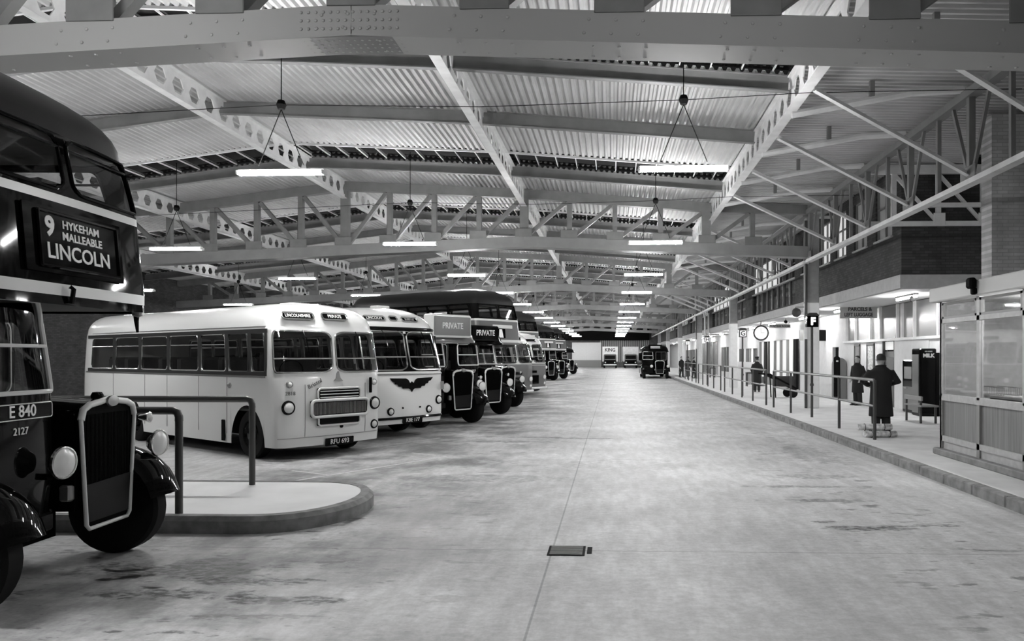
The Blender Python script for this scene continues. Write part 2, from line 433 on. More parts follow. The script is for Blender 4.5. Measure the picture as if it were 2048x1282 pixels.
def wheel(parent, x, y, R=.48, w=.24, hub=M_dark, steer=0., out=1):
    M = Matrix.Translation((x, y, R)) @ Matrix.Rotation(steer, 4, 'Z') @ Matrix.Rotation(-pi/2*out, 4, 'X')
    t = MB().lathe([(R*.55, -w/2), (R*.8, -w/2), (R*.94, -w/2*.9), (R, -w/2*.6), (R, w/2*.6), (R*.94, w/2*.9), (R*.8, w/2), (R*.6, w/2*.95), (R*.55, w/2*.6)], 36, M).build('wheel', M_rubber, parent, 35)
    h = MB().lathe([(R*.57, w*.1), (R*.55, w*.42), (R*.5, w*.45), (R*.42, w*.2), (R*.3, w*.22), (R*.24, w*.5), (R*.12, w*.58), (.001, w*.6)], 24, M).build('hub', hub, t, 30)
    return t
def headlamp(parent, c, n, r=.12, name='headlamp', ringm=None, drum=.12, ringw=.02, lens=None, drumm=None):
    """round lamp at c facing n"""
    n = V(n).normalized(); up = V((0, 0, 1)); x = up.cross(n).normalized(); M = frame(c, x, n.cross(x), n)
    prof = [(.02, -drum), (r*.6, -drum*.85), (r*.95, -drum*.25), (r+ringw*.3, 0)] if drum > .05 else [(r+ringw, -.02), (r+ringw*.8, 0)]
    rim = [(r+ringw*.6, .012), (r, .016), (r*.98, .006)]
    if drumm:
        o = MB().lathe(prof, 24, M).build(name, drumm, parent, 40); MB().lathe([(r+ringw*.2, -.02), (r+ringw*.8, -.01)]+rim, 24, M).build('rim', M_chrome, o, 40)
    else: o = MB().lathe(prof+rim, 24, M).build(name, ringm or M_chrome, parent, 40)
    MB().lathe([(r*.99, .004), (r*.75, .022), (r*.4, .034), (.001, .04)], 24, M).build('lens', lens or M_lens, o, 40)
    return o
def plate(parent, M, w, h, s, size, pm=M_black, tm=M_text, name='number_plate', rim=None, sx=1., bold=.0015):
    o = MB().prism(rrect(0, 0, w, h, .015, 2), .015, M).build(name, pm, parent)
    if rim: MB().tube([M @ V((x, y, .015)) for x, y in rrect(0, 0, w, h, .02, 3)], rim, 5, True).build('rim', M_band, o, 50)
    if s: text(s, size, M @ Matrix.Translation((0, 0, .017)), tm, o, bold=bold, sx=sx)
    return o
def blind(parent, M, w, h, r, s, size, bm=M_black, fm=M_chrome, tm=M_text, name='destination_box', fr=.018, sx=1.):
    o = MB().prism(rrect(0, 0, w, h, r, 5), .02, M).build(name, bm, parent, 40)
    MB().tube([M @ V((x, y, .02)) for x, y in rrect(0, 0, w, h, r, 5)], fr, 6, True).build('surround', fm, o, 50)
    if s: text(s, size, M @ Matrix.Translation((0, 0, .023)), tm, o, bold=.0015, sx=sx)
    return o
def seat_bm():
    b = MB(); b.rbox(-.22, .22, -.42, .42, .35, .5, .05); b.rbox(-.3, -.18, -.42, .42, .45, 1.0, .05); b.bar((-.2, -.3, 0), (-.2, -.3, .4), .04, .04); b.bar((-.2, .3, 0), (-.2, .3, .4), .04, .04)
    return b
def roof_levels(zg, zt, xf, w, rc, back=.55, inset=.55, n=7, crown=.9):
    out = []
    for i in range(n+1):
        a = i/n*pi/2*crown
        out.append((zg+(zt-zg)*sin(a)/sin(pi/2*crown), xf-back*(1-cos(a)), w-inset*(1-cos(a)), rc+(.25)*(1-cos(a))))
    return out

# ------------------------------------------------------------------ full-fronted coaches
def coach(label, loc, rz, style, group=None):
    L, W2 = 9.2, 1.21
    t = thing('coach', label, 'bus', loc, rz, group)
    lean = -.10 if style == 'a' else -.2
    zt = 3.04 if style == 'a' else 3.2
    zb = .26 if style == 'a' else .36
    lv = [(zb, -.02, W2-.02, .22), (.6, 0, W2, .22), (1.55, 0, W2, .24), (1.66, -.01, W2, .26), (2.5, lean, W2-.03, .34)]
    lv += roof_levels(2.58, zt, lean-.02, W2-.05, .36, .55 if style == 'a' else .8, .6)
    B = Body(lv, L, .07, rr=.3, rearlean=.06)
    top = M_cream; low = M_cream if style in 'ab' else M_midgrey; bandm = {'a': M_cream, 'b': M_dark, 'c': M_cream, 'd': M_cream}[style]
    holes = []; rear = []
    def side(x0, x1, z0, z1, r, sd): 
        zz = (z0+z1)/2; a, b = B.px(x0, zz, sd), B.px(x1, zz, sd); return (min(a, b), max(a, b), z0, z1, r)
    bay = 1.385
    wins = [(-.98, -.50), (-1.82, -1.10), (-2.92, -1.95)]+[(-3.05-k*bay-1.255, -3.05-k*bay) for k in range(4)]
    for sd in (-1, 1):
        for i, (x0, x1) in enumerate(wins): holes.append(side(x0, x1, 1.70, 2.44, .09, sd)+('cabside' if i < 2 else 'side',))
    z0, z1 = (1.68, 2.48) if style == 'a' else (1.66, 2.68)
    if style != 'a': z1 = 2.60
    g = .045
    ws = [(B.py(-1.16, 2.1), B.py(-g, 2.1), z0, z1, .13, 'ws'), (B.py(g, 2.1), B.py(1.16, 2.1), z0, z1, .13, 'ws')]
    holes += ws
    ps = [B.px(-x, 1) for x in (2, 3, 4, 5, 6, 7, 8)]
    arches = [side(-2.3, -1.05, zb, 1.02, 0, sd) for sd in (-1, 1)]+[side(-6.9, -5.75, zb, 1.0, 0, sd) for sd in (-1, 1)]
    if style == 'a':   # front axle sits close behind the front panel
        arches = [side(-1.72, -.5, .26, 1.04, 0, sd) for sd in (-1, 1)]+[side(-6.75, -5.6, .26, 1.0, 0, sd) for sd in (-1, 1)]
    axf = -1.11 if style == 'a' else -1.68
    axr = -6.17 if style == 'a' else -6.32
    waist = 1.62
    parts = [(waist, 'lower_panels', low), (2.55, 'window_pillars', bandm), (9, 'roof', top)]
    B.shell(t, [h[:5] for h in holes], parts, [.42, .8, 1.2, 2.1], ps, arches)
    darkb = mat('dark_window_band', .03, .35)
    for h in holes:
        if h[5] == 'ws': B.pane(h, M_glassd, t, M_chrome, .02, [.34], name='windscreen')
        else:
            B.pane(h, M_glassd, t, M_chrome if h[5] == 'side' else darkb, .013, [.72] if h[5] == 'side' else None)
    B.lining(t, 2.56)
    # dark strip that carries the side windows
    if style in 'ab':
        for sd in (-1, 1):
            mb = MB()
            ys = (1.204, 1.2145) if sd > 0 else (-1.2145, -1.204)
            for (a, _), (_, b) in zip(wins, wins[1:]): mb.box(b, a, *ys, 1.70, 2.44)
            mb.box(-.50, -.42, *ys, 1.70, 2.44)
            mb.box(-8.7, -.42, *( (1.196, 1.21) if sd > 0 else (-1.21, -1.196)), 2.44, 2.52)
            mb.box(-8.7, -.42, *( (1.205, 1.216) if sd > 0 else (-1.216, -1.205)), 1.62, 1.70)
            mb.build('window_strip', darkb, t)
            MB().box(-8.8, -.47, *((1.205, 1.222) if sd > 0 else (-1.222, -1.205)), 1.585, 1.615).build('waist_moulding', M_dull, t)
            MB().tube([B.pt(B.px(-.5-k, 2.56, sd), 2.565, .008) for k in range(0, 9)], .012, 6).build('gutter', M_dull, t)
            j = MB()
            for x in (-1.87, -3.02, -4.42, -5.5, -7.2): j.box(x-.006, x+.006, sd*1.2125-.002, sd*1.2125+.002, .45, 1.58)
            j.build('panel_joints', mat('joint_line', .12, .7), t)
        o = MB().lathe([(.05, 0), (.05, .03), (.02, .05)], 16, frame((-1.75, -1.21, 1.42), (1, 0, 0), (0, 0, 1), (0, -1, 0))).build('side_lamp', M_dull, t, 40)
        MB().rbox(-2.05, -1.93, -1.235, -1.21, .3, .72, .01).build('filler_flap', M_darkmatt, t)
    # saloon
    MB().box(-L+.3, -.35, -W2+.06, W2-.06, .92, .97).build('saloon_floor', M_floorin, t)
    MB().box(-L+.5, -1.0, -.55, .55, .34, .92).build('chassis', M_darkmatt, t)
    sb = seat_bm().mesh('seat'); sb.materials.append(M_seat)
    for k in range(7):
        for y in (-.72, .72):
            o = bpy.data.objects.new('seat', sb); COL.objects.link(o); o.parent = t; o.location = (-2.1-k*.88, y, .97)
    o = bpy.data.objects.new('driver_seat', sb); COL.objects.link(o); o.parent = t; o.location = (-1.0, -.62, .97); o.scale = (1, .6, 1.1)
    MB().tube([( -.55+.02*cos(a), -.62+.24*cos(a), 1.72+.2*sin(a)) for a in [2*pi*i/20 for i in range(20)]], .016, 6, True).build('steering_wheel', M_black, t, 60)
    MB().rbox(-.5, -.16, -1.05, 1.05, .97, 1.6, .05).build('dashboard', M_seat, t)
    for y in (-1, 1):
        wheel(t, axf, y*1.02, .47, .26, out=y); wheel(t, axr, y*.98, .47, .3, out=y)
    F = B.frame
    for y in (-.65, .55):
        MB().tube([B.front(y, z1+.02, .02), B.front(y+.06, z1-.15, .035), B.front(y+.1, z1-.42, .03)], .009, 6).build('wiper', M_black, t, 50)
    if style == 'a':
        blind(t, F(-.70, 2.765, .018), .62, .15, .06, 'LINCOLNSHIRE', .10, sx=.72)
        blind(t, F(.08, 2.78, .012), .58, .15, .06, 'PRIVATE', .10, sx=.85)
        for y in (-.98, 1.0): headlamp(t, B.front(y, 1.02, .02), B.front(y, 1.02, 1)-B.front(y, 1.02), .105, drum=.02, ringm=M_dark, ringw=.035)
        for y in (-.957, .985): headlamp(t, B.front(y, 1.46, .012), B.front(y, 1.46, 1)-B.front(y, 1.46), .05, 'side_lamp', drum=.02, ringm=M_dull)
        headlamp(t, B.front(.985, .58, .012), B.front(.985, .58, 1)-B.front(.985, .58), .07, 'fog_lamp', drum=.02, ringm=M_dark, ringw=.03)
        g = MB().rbox(-.02, .03, -.415, .575, 1.13, 1.37, .02).build('upper_grille', M_black, t)
        MB().tube([(.035, y, z) for y, z in rrect(.08, 1.25, .98, .23, .07)], .022, 6, True).build('surround', M_cream, g, 50)
        q = MB()
        for k in range(3): q.bar((.035, -.36, 1.19+k*.06), (.035, .52, 1.19+k*.06), .02, .02)
        q.build('slats', M_cream, g)
        g = MB().rbox(-.02, .05, -.56, .74, .81, 1.14, .02).build('radiator_grille', M_black, t)
        MB().tube([(.06, y, z) for y, z in rrect(.09, .975, 1.3, .32, .08)], .03, 8, True).build('surround', M_band, g, 50)
        q = MB()
        for k in range(40): q.bar((.05, -.5+k*.0303, .86), (.05, -.5+k*.0303, 1.09), .009, .012)
        q.build('ribs', M_grey, g)
        g = MB().rbox(-.02, .03, -.415, .575, .64, .80, .02).build('lower_grille', M_black, t)
        MB().tube([(.035, -.40, .81), (.035, -.40, .68), (.035, -.36, .64), (.035, .52, .64), (.035, .56, .68), (.035, .56, .81)], .022, 6).build('surround', M_cream, g, 50)
        plate(t, F(.10, .305, .01), .66, .155, 'RFU 693', .135, sx=.92)
        text('2818', .10, F(-.94, 1.285, .004), mat('grey_lettering', .2, .6), t)
        text('Bristol', .12, F(-.45, 1.46, .004) @ Matrix.Rotation(.45, 4, 'Z'), mat('grey_lettering', .2, .6), t, name='script')
        m = MB(); M = F(.06, 1.56, .0)
        m.prism([(-.11, -.06), (.11, -.06), (.05, 0), (.02, .12), (0, .14), (-.03, .1), (-.05, 0)], .02, M); m.build('badge', M_dull, t)
        b = MB().tube([B.front(y, .435, .006) for y in [-1.15+i*.115 for i in range(21)]], .006, 5).build('bumper_seam', M_grey, t)
        for y in (-.65, .74): MB().tube([B.front(y, .45+i*.2, .004) for i in range(6)], .005, 5).build('panel_seam', M_grey, t)
        MB().rbox(0, .03, .80, .87, 1.24, 1.56, .01).build('ventilator', M_black, t)
        MB().lathe([(.04, 0), (.035, .02), (.001, .025)], 14, F(.14, .60, 0)).build('starting_handle_cap', M_black, t)
        MB().rbox(-1.6, -1.2, -.25, .25, zt+.01, zt+.06, .02).build('roof_ventilator', M_cream, t)
        # offside cab door
    elif style == 'b':
        blind(t, F(-.76, 2.90, .0), .54, .13, .05, 'LINCOLN', .11, sx=.85)
        blind(t, F(-.25, 2.91, .0), .22, .13, .05, '', .1)
        blind(t, F(.25, 2.90, .0), .52, .13, .05, 'BUSES Ltd', .09, sx=.8, tm=mat('dim_lettering', .35, .6))
        mb = MB().tube([B.front(y, 2.66, .008) for y in [-1.18+i*.118 for i in range(21)]], .05, 8); mb.build('window_hood', M_dark, t, 50)
        for y in (-1.0, .99): headlamp(t, B.front(y, .89, .02), B.front(y, .89, 1)-B.front(y, .89), .085, drum=.02, ringm=M_dark, ringw=.035)
        for y in (-.57, .62): headlamp(t, B.front(y, .67, .02), B.front(y, .67, 1)-B.front(y, .67), .07, 'fog_lamp', drum=.02, ringm=M_dark, ringw=.03)
        w = [(0, -.21), (.05, -.15), (.10, -.125), (.30, -.12), (.33, -.075), (.44, -.07), (.47, -.02), (.55, -.01), (.58, .045), (.65, .06), (.73, .14), (.2, .125), (.12, .09), (.06, .0), (0, .05)]
        w = w+[(-x, y) for x, y in reversed(w[1:-1])]
        MB().prism([(x*.93, y) for x, y in w], .018, F(.05, 1.33, .002)).build('winged_motif', M_dark, t)
        plate(t, F(.08, .44, .012), .62, .15, 'KBE 177', .135, sx=.9)
        MB().tube([B.front(y, .50, .006) for y in [-1.18+i*.118 for i in range(21)]], .035, 6).build('skirt_band', M_dark, t, 50)
        for y in (-.45, .45): MB().lathe([(.025, 0), (.02, .02)], 12, F(y*.6+.05, .74, 0)).build('jacking_point', M_black, t)
        MB().rbox(-.05, .0, 1.03, 1.12, 1.15, 1.35, .01).build('ventilator', M_grey, t)
        MB().tube([B.front(y, 1.56, .006) for y in [-1.18+i*.118 for i in range(21)]], .022, 6).build('waist_moulding', M_dull, t, 50)
        MB().rbox(-1.3, -1.0, -.2, .2, zt+.01, zt+.07, .02).build('roof_ventilator', M_cream, t)
    else:
        blind(t, F(0, 2.80, .0), .9, .16, .05, '', .1)
        for y in (-.92, .92):
            headlamp(t, B.front(y, .92, .03), B.front(y, .92, 1)-B.front(y, .92), .11, drum=.02)
            headlamp(t, B.front(y, .60, .02), B.front(y, .60, 1)-B.front(y, .60), .07, 'fog_lamp', drum=.02)
        MB().rbox(-.03, .03, -.42, .42, .58, 1.02, .03).build('radiator_grille', M_black, t)
        b = MB()
        b.tube([B.front(y, .36, .07) for y in [-1.16+i*.116 for i in range(21)]], .06, 8); b.build('bumper', M_white, t, 50)
        plate(t, F(0, 1.2, .006), .5, .12, '', .1)
        if style == 'd':
            mb = MB().tube([B.front(y, 1.52, .006) for y in [-1.18+i*.118 for i in range(21)]], .02, 6); mb.build('waist_moulding', M_dull, t, 50)
        plate(t, F(.35 if style == 'c' else .0, 1.86, .02), .5, .14, '', .1, pm=M_black)
    return t

# ------------------------------------------------------------------ half-cab buses
def halfcab(label, loc, rz, decks=2, L=8.0, group=None, upper=M_dark, lower=M_dark, bandm=M_band, seats=False, canopyband=True):
    t = thing('double_decker_bus' if decks == 2 else 'half_cab_bus', label, 'bus', loc, rz, group)
    W2 = 1.2; yr = .40                                    # radiator sits to the nearside
    zl = 2.5 if decks == 2 else 2.42
    xb = -1.40
    def mk(B):
        def side(x0, x1, z0, z1, r, sd):
            zz = (z0+z1)/2; a, b = B.px(x0, zz, sd), B.px(x1, zz, sd); return (min(a, b), max(a, b), z0, z1, r)
        return side
    # lower saloon behind the bulkhead
    B = Body([(.34, xb, W2-.02, .05), (.9, xb, W2, .05), (zl, xb, W2-.02, .05)], L, .0, rr=.25)
    sd_ = mk(B); holes = []
    bay = 1.18
    for sd in (-1, 1):
        for k in range(5): holes.append(sd_(xb-.15-(k+1)*bay+.12, xb-.15-k*bay, 1.55, 2.28, .07, sd))
    fw = (B.py(.12, 1.9), B.py(1.08, 1.9), 1.62, 2.36, .10); holes.append(fw)
    ar = [sd_(-L+1.5, -L+2.7, .34, 1.0, 0, sd) for sd in (-1, 1)]
    B.shell(t, holes, [(9, 'lower_saloon', lower)], [1.2], [B.px(x, 1) for x in (-3, -4.5, -6)], ar, cap=False)
    for h in holes: B.pane(h, M_glassd, t, M_chrome if h is fw else M_black, .016)
    MB().box(-L+.2, xb-.02, -W2+.05, W2-.05, .66, .72).build('saloon_floor', M_floorin, t)
    MB().box(-L+.6, -.5, -.45, .45, .3, .62).build('chassis', M_darkmatt, t)
    # driver's cab, offside
    yc = -.655; hw = .525
    Bc = Body([(.62, -.10, hw-.01, .10), (1.0, -.06, hw, .12), (1.7, -.07, hw, .12), (zl, -.16, hw-.03, .14)], -xb, .02, yo=yc, rr=.02)
    sc = mk(Bc)
    hc = [(Bc.py(yc-.43, 2.1), Bc.py(yc+.45, 2.1), 1.70, 2.47 if decks == 2 else 2.38, .12), sc(-1.25, -.38, 1.55, 2.3, .08, -1), sc(-1.2, -.36, 1.62, 2.3, .08, 1)]
    Bc.shell(t, hc, [(9, 'driver_cab', lower)], [1.2, 2.0], cap=False)
    for i, h in enumerate(hc): Bc.pane(h, M_glassd, t, M_band if i == 0 else M_black, .02 if i == 0 else .013, [.5] if i == 0 else None, name='windscreen' if i == 0 else 'window_pane')
    MB().box(xb, -.12, yc-.48, yc+.48, 1.0, 1.05).build('cab_floor', M_floorin, t)
    MB().rbox(-1.25, -1.15, yc-.25, yc+.25, 1.3, 1.85, .04).build('driver_seat', M_seat, t)
    MB().tube([(-.5+.08*cos(a), yc+.23*cos(a+pi/2), 1.70+.2*sin(a+pi/2)) for a in [2*pi*i/20 for i in range(20)]], .014, 6, True).build('steering_wheel', M_black, t, 60)
    MB().rbox(-.36, -.14, yc-.42, yc+.42, 1.05, 1.66, .04).build('dashboard', M_seat, t)
    # bonnet and radiator
    R = []
    for x, w, z in ((xb, .44, 1.62), (-.5, .42, 1.60), (-.03, .40, 1.56)):
        R.append([(x, yr+w*a, b) for a, b in ((-1, .62), (-1, z-.14), (-.93, z-.05), (-.8, z-.01), (0, z+.03), (.8, z-.01), (.93, z-.05), (1, z-.14), (1, .62))])
    MB().rings(R).build('bonnet', lower, t, 35)
    def rad(k, n=6):
        w0, w1, z0, z1 = .325*k, .405*k, .44, 1.56
        P = [(-w0+.04, z0), (w0-.04, z0), (w0, z0+.04), (w1, z1-.12), (w1-.03, z1-.03), (w1-.12, z1+.01), (.12, z1+.03), (0, z1+.055), (-.12, z1+.03), (-w1+.12, z1+.01), (-w1+.03, z1-.03), (-w1, z1-.12), (-w0, z0+.04)]
        return P
    rr_ = MB(); P = rad(1)
    o = MB().prism([(y, z) for y, z in rad(.97)], .05, frame((-.03, yr, 0), (0, 1, 0), (0, 0, 1), (1, 0, 0))).build('radiator', M_grille, t)
    core = MB()
    for k in range(34): core.bar((.022, yr-.31+k*.0188, .5), (.022, yr-.31-.06*(0)+k*.0188, 1.47), .006, .008)
    core.build('radiator_core', M_grille, o)
    MB().tube([(.03, yr+y, z) for y, z in P], .019, 8, True).build('radiator_surround', M_band, o, 50)
    MB().prism([(-.30, .50), (.30, .50), (.335, .86), (-.32, .84)], .012, frame((.022, yr, 0), (0, 1, 0), (0, 0, 1), (1, 0, 0))).build('radiator_blind', mat('oilcloth', .012, .4, spec=.1), o)
    MB().tube([(.028, yr+y, z-.012) for y, z in rad(.985)[3:12]], .03, 8).build('radiator_header', M_band, o, 50)
    for s in (-1, 1): MB().rbox(-.12, -.02, yr+s*.44-.04, yr+s*.44+.04, .72, .86, .015).build('dumb_iron', M_dull, t)
    MB().lathe([(.075, 0), (.07, .02), (.001, .03)], 20, frame((.055, yr, 1.58), (0, 1, 0), (0, 0, 1), (1, 0, 0)) @ Matrix.Diagonal((1.2, .7, 1, 1))).build('badge', M_dull, o, 40)
    MB().lathe([(.05, 0), (.055, .03), (.04, .06), (.001, .065)], 16, Matrix.Translation((-.08, yr, 1.60))).build('filler_cap', M_dark, o, 40)
    # wings, lamps
    for y, s in ((.98, 1), (-.95, -1)):
        G = []; ax, az = -.30, .48; y = 1.03 if s > 0 else -.97
        for i in range(13):
            a = radians(12+i*13); rad_ = .62
            cx, cz = ax+rad_*cos(a), az+rad_*sin(a)
            w = .27; dr = V((cos(a), 0, sin(a)))
            ring = []
            for j in range(9):
                q = (j/8-.5)*2; dd = -.09*q*q
                ring.append(V((cx, y+q*w, cz))+dr*dd)
            for j in range(8, -1, -1):
                q = (j/8-.5)*2; dd = -.09*q*q-.02
                ring.append(V((cx, y+q*w, cz))+dr*dd)
            G.append(ring)
        MB().rings(G).build('front_wing', M_dark, t, 50)
    for s in (-1, 1):
        c = V((.10, yr+s*.73, 1.10))
        h = headlamp(t, c, (1, -.12, 0), .125, drum=.11, ringm=M_chrome, drumm=M_dark)
        MB().bar((-.02, yr+s*.73, .98), (-.25, yr+s*.5, .95), .04, .05).build('bracket', M_dark, h)
        if s > 0: headlamp(t, V((-.05, yr+.80, 1.36)), (1, 0, 0), .045, 'side_lamp', drum=.1)
    for y0, y1 in ((.76, 1.22), (-1.14, -.2)): MB().rbox(-.24, -.20, y0, y1, .60, 1.07, .015).build('wing_valance', M_dark, t)
    headlamp(t, V((.06, yr+.72, .52)), (1, 0, 0), .07, 'fog_lamp', drum=.1)
    MB().rbox(-.16, -.10, -1.12, -.15, .5, .66, .02).build('front_valance', M_dark, t)
    for y, s in ((1.05, 1), (-.97, -1)): wheel(t, -.28, y, .455, .25, out=s)
    for s in (-1, 1): wheel(t, -L+2.1, s*.95, .48, .36, out=s)
    if decks == 2:
        lv = [(2.44, 0, W2, .16), (2.52, 0, W2, .16), (2.62, 0, W2, .16), (3.32, -.06, W2, .2), (3.40, -.065, W2, .2), (3.92, -.16, W2-.04, .26)]
        lv += roof_levels(3.98, 4.58, -.18, W2-.04, .28, 1.0, .75, 9)
        U = Body(lv, L, .025, rr=.35, rearlean=.08); su = mk(U); hu = []
        for sd in (-1, 1):
            for k in range(6): hu.append(su(-.5-(k+1)*1.15+.11, -.5-k*1.15, 3.45, 3.92, .08, sd))
        f0 = [(U.py(-1.0, 3.7), U.py(-.14, 3.7), 3.45, 3.94, .1), (U.py(-.02, 3.7), U.py(.86, 3.7), 3.45, 3.94, .1)]
        f0 = [(U.py(-1.02, 3.7), U.py(-.06, 3.7), 3.45, 3.94, .1), (U.py(.06, 3.7), U.py(1.02, 3.7), 3.45, 3.94, .1)]
        hu += f0
        U.shell(t, hu, [(2.52, 'deck_edge', upper), (2.62, 'lower_white_band', bandm), (3.325, 'upper_panels', upper), (3.40, 'upper_white_band', bandm), (3.97, 'upper_pillars', upper), (9, 'roof', M_roofd)],
                [3.0, 3.7], [U.px(x, 3) for x in (-2, -3, -4, -5, -6, -7)])
        U.lining(t, 3.97)
        for h in hu: U.pane(h, M_glass, t, M_black, .016, [.8] if h in f0 else [.7])
        mb = MB()
        mb.box(-L+.2, -.12, -W2+.05, W2-.05, 2.46, 2.50); mb.build('upper_floor', M_floorin, t)
        return t, U, Bc
    # single-decker roof carried forward over the bonnet as a canopy
    lv = [(2.36, -.10, W2, .18), (2.46, -.10, W2, .2)]+roof_levels(2.5, 2.98, -.12, W2-.03, .24, .6, .6)
    U = Body(lv, L, .08, rr=.3)
    U.shell(t, [], [(9, 'roof', upper)], [], [U.px(x, 2.5) for x in (-2, -4, -6)])
    MB().box(xb, -.16, -W2+.03, W2-.03, 2.36, 2.39).build('canopy_underside', lower, t)
    return t, U, Bc
# ------------------------------------------------------------------ the hall
S = 17.43; T1 = 9.41; NB = 7
RP = [(-30, 6.1), (-21.9, 6.95), (-15.58, 7.55), (-9.58, 8.29), (-3.14, 7.96), (3.48, 7.42)]
BEAMX = [-21.9, -15.58, -9.58, -3.14, 3.48]
XL = -26.0
def zr(x):
    for (a, za), (b, zb) in zip(RP, RP[1:]):
        if x <= b: return za+(zb-za)*(x-a)/(b-a)
    return 7.42-.03*(x-3.48)
def xpts(x0, x1): return [x0]+[b for b in BEAMX if x0 < b < x1]+[x1]
YEND = T1+S*NB

fl = MB()
fl.add([(XL-1, -12, 0), (5.2, -12, 0), (5.2, YEND+4, 0), (XL-1, YEND+4, 0)], [(0, 1, 2, 3)])
struct(fl.build('floor', floor_mat()))
# platform and kerb
struct(MB().box(5.34, 14, -12, YEND+4, -.1, .15).build('pavement', M_conc))
kb = MB(); y = -12.0
while y < YEND+2:
    kb.rbox(5.17, 5.345, y+.006, y+.914, -.05, .155, .02); y += .92
struct(kb.build('kerb', M_kerb))

# roof sheeting: corrugated strips running up the hall, dark roof lights between
def corr(a, b, n, amp):
    out = []; p = (b-a)/n
    for i in range(n):
        x = a+i*p
        out += [(x, 0), (x+.32*p, 0), (x+.5*p, amp), (x+.82*p, amp)]
    return out+[(b, 0)]
prof = corr(XL, 3.48, 176, .06)
OFF = [0, 3.66, 5.20, 8.715, 12.38, 13.95, S]
ce = MB()
for k in range(-1, NB):
    y0 = T1+k*S
    for a, b in ((0, 3.66), (5.20, 12.38), (13.95, S)):
        vs = [(x, y, zr(x)+dz) for y in (y0+a, y0+b) for x, dz in prof]; n = len(prof)
        ce.add(vs, [(i, i+1, n+i+1, n+i) for i in range(n-1)])
struct(ce.build('ceiling', M_sheet))
prof2 = corr(T1-S, YEND, 760, .10); n = len(prof2)
ca = MB().add([(x, y, zr(x)+dz+.02) for x in (3.48, 9.6) for y, dz in prof2], [(i, i+1, n+i+1, n+i) for i in range(n-1)])
struct(ca.build('ceiling', M_sheet))

def bayname(k): return ['before the first truss', 'beyond the first truss', 'beyond the second truss', 'beyond the third truss', 'beyond the fourth truss', 'beyond the fifth truss', 'beyond the sixth truss', 'beyond the seventh truss'][k+1]
# purlins
def purlin_mesh():
    b = MB(); X = xpts(XL, 3.40)
    for a, c in zip(X, X[1:]):
        za, zc = zr(a)-.01, zr(c)-.01
        b.bar((a, 0, za-.17), (c, 0, zc-.17), .02, .32); b.bar((a, -.03, za-.32), (c, -.03, zc-.32), .14, .022); b.bar((a, .03, za-.01), (c, .03, zc-.01), .14, .022)
    return b.mesh('roof_purlin')
pm = purlin_mesh(); pm.materials.append(M_steel)
for k in range(-1, NB):
    for i, o_ in enumerate((5.23, 8.72, 13.95)):
        o = bpy.data.objects.new('roof_purlin', pm); COL.objects.link(o); o.location = (0, T1+k*S+o_, 0)
        tag(o, f'steel purlin under the corrugated roof, {ORD[i]} one {bayname(k)}', 'purlin', 'roof purlins across the hall', 'thing')
# roof lights
for k in range(-1, NB):
    for i, (a, b) in enumerate(((3.66, 5.20), (12.38, 13.95))):
        t = thing('skylight', f'dark skylight strip with white bars, {["nearer", "farther"][i]} one {bayname(k)}', 'skylight', (0, T1+k*S+a, 0), 0, 'skylight strips in the roof')
        if k == -1 and i == 0:
            X = xpts(XL, 3.40); w = 1.57
            g = MB(); n = len(X)
            g.add([(x, y, zr(x)+.10) for y in (0, w) for x in X], [(j, j+1, n+j+1, n+j) for j in range(n-1)]); gl = g.build('glazing', M_night, t)
            br = MB(); x = XL+.3
            while x < 3.3: br.bar((x, .0, zr(x)+.07), (x, w, zr(x)+.07), .022, .04); x += .60
            br.build('glazing_bar_pattern', M_white, gl)
            e = MB()
            for p, q in zip(X, X[1:]): e.bar((p, -.02, zr(p)-.02), (q, -.02, zr(q)-.02), .06, .06)
            e.build('eaves_bar', M_white, t); src = t
        else:
            for ch in src.children: dup(ch, t)

# castellated beams, one per bay on each line
def castellated():
    D = .62; p = .64; n = int(S/p); p = S/n; m = MB()
    h = [p*.16, p*.33, p*.67, p*.84]; zb, zc, zt = -D*.78, -D*.5, -D*.22
    for y in (-.012, .012):
        for i in range(n):
            s = i*p
            P = [(0, -D), (0, zc), (0, 0), (p, 0), (p, zc), (p, -D), (h[0], zc), (h[1], zt), (h[2], zt), (h[3], zc), (h[2], zb), (h[1], zb)]
            m.add([(y, s+a, z) for a, z in P], [(0, 11, 6, 1), (1, 6, 7, 2), (2, 7, 8, 3), (3, 8, 9, 4), (4, 9, 10, 5), (5, 10, 11, 0)])
    for i in range(n):
        s = i*p; P = [(h[0], zc), (h[1], zt), (h[2], zt), (h[3], zc), (h[2], zb), (h[1], zb)]
        vs = [(x, s+a, z) for x in (-.012, .012) for a, z in P]
        m.add(vs, [(j, (j+1) % 6, 6+(j+1) % 6, 6+j) for j in range(6)])
    m.box(-.10, .10, 0, S, -D-.02, -D); m.box(-.10, .10, 0, S, -.02, .0)
    return m.mesh('castellated_beam')
cm = castellated(); cm.materials.append(M_white)
BN = ['near the left wall', 'left of the ridge', 'under the roof ridge', 'over mid hall', 'nearest the platform']
for k in range(-1, NB):
    for i, x in enumerate(BEAMX):
        o = bpy.data.objects.new('castellated_beam', cm); COL.objects.link(o); o.location = (x, T1+k*S, zr(x)-.02)
        tag(o, f'castellated beam {BN[i]}, {bayname(k)}', 'beam', 'castellated roof beams', 'thing')

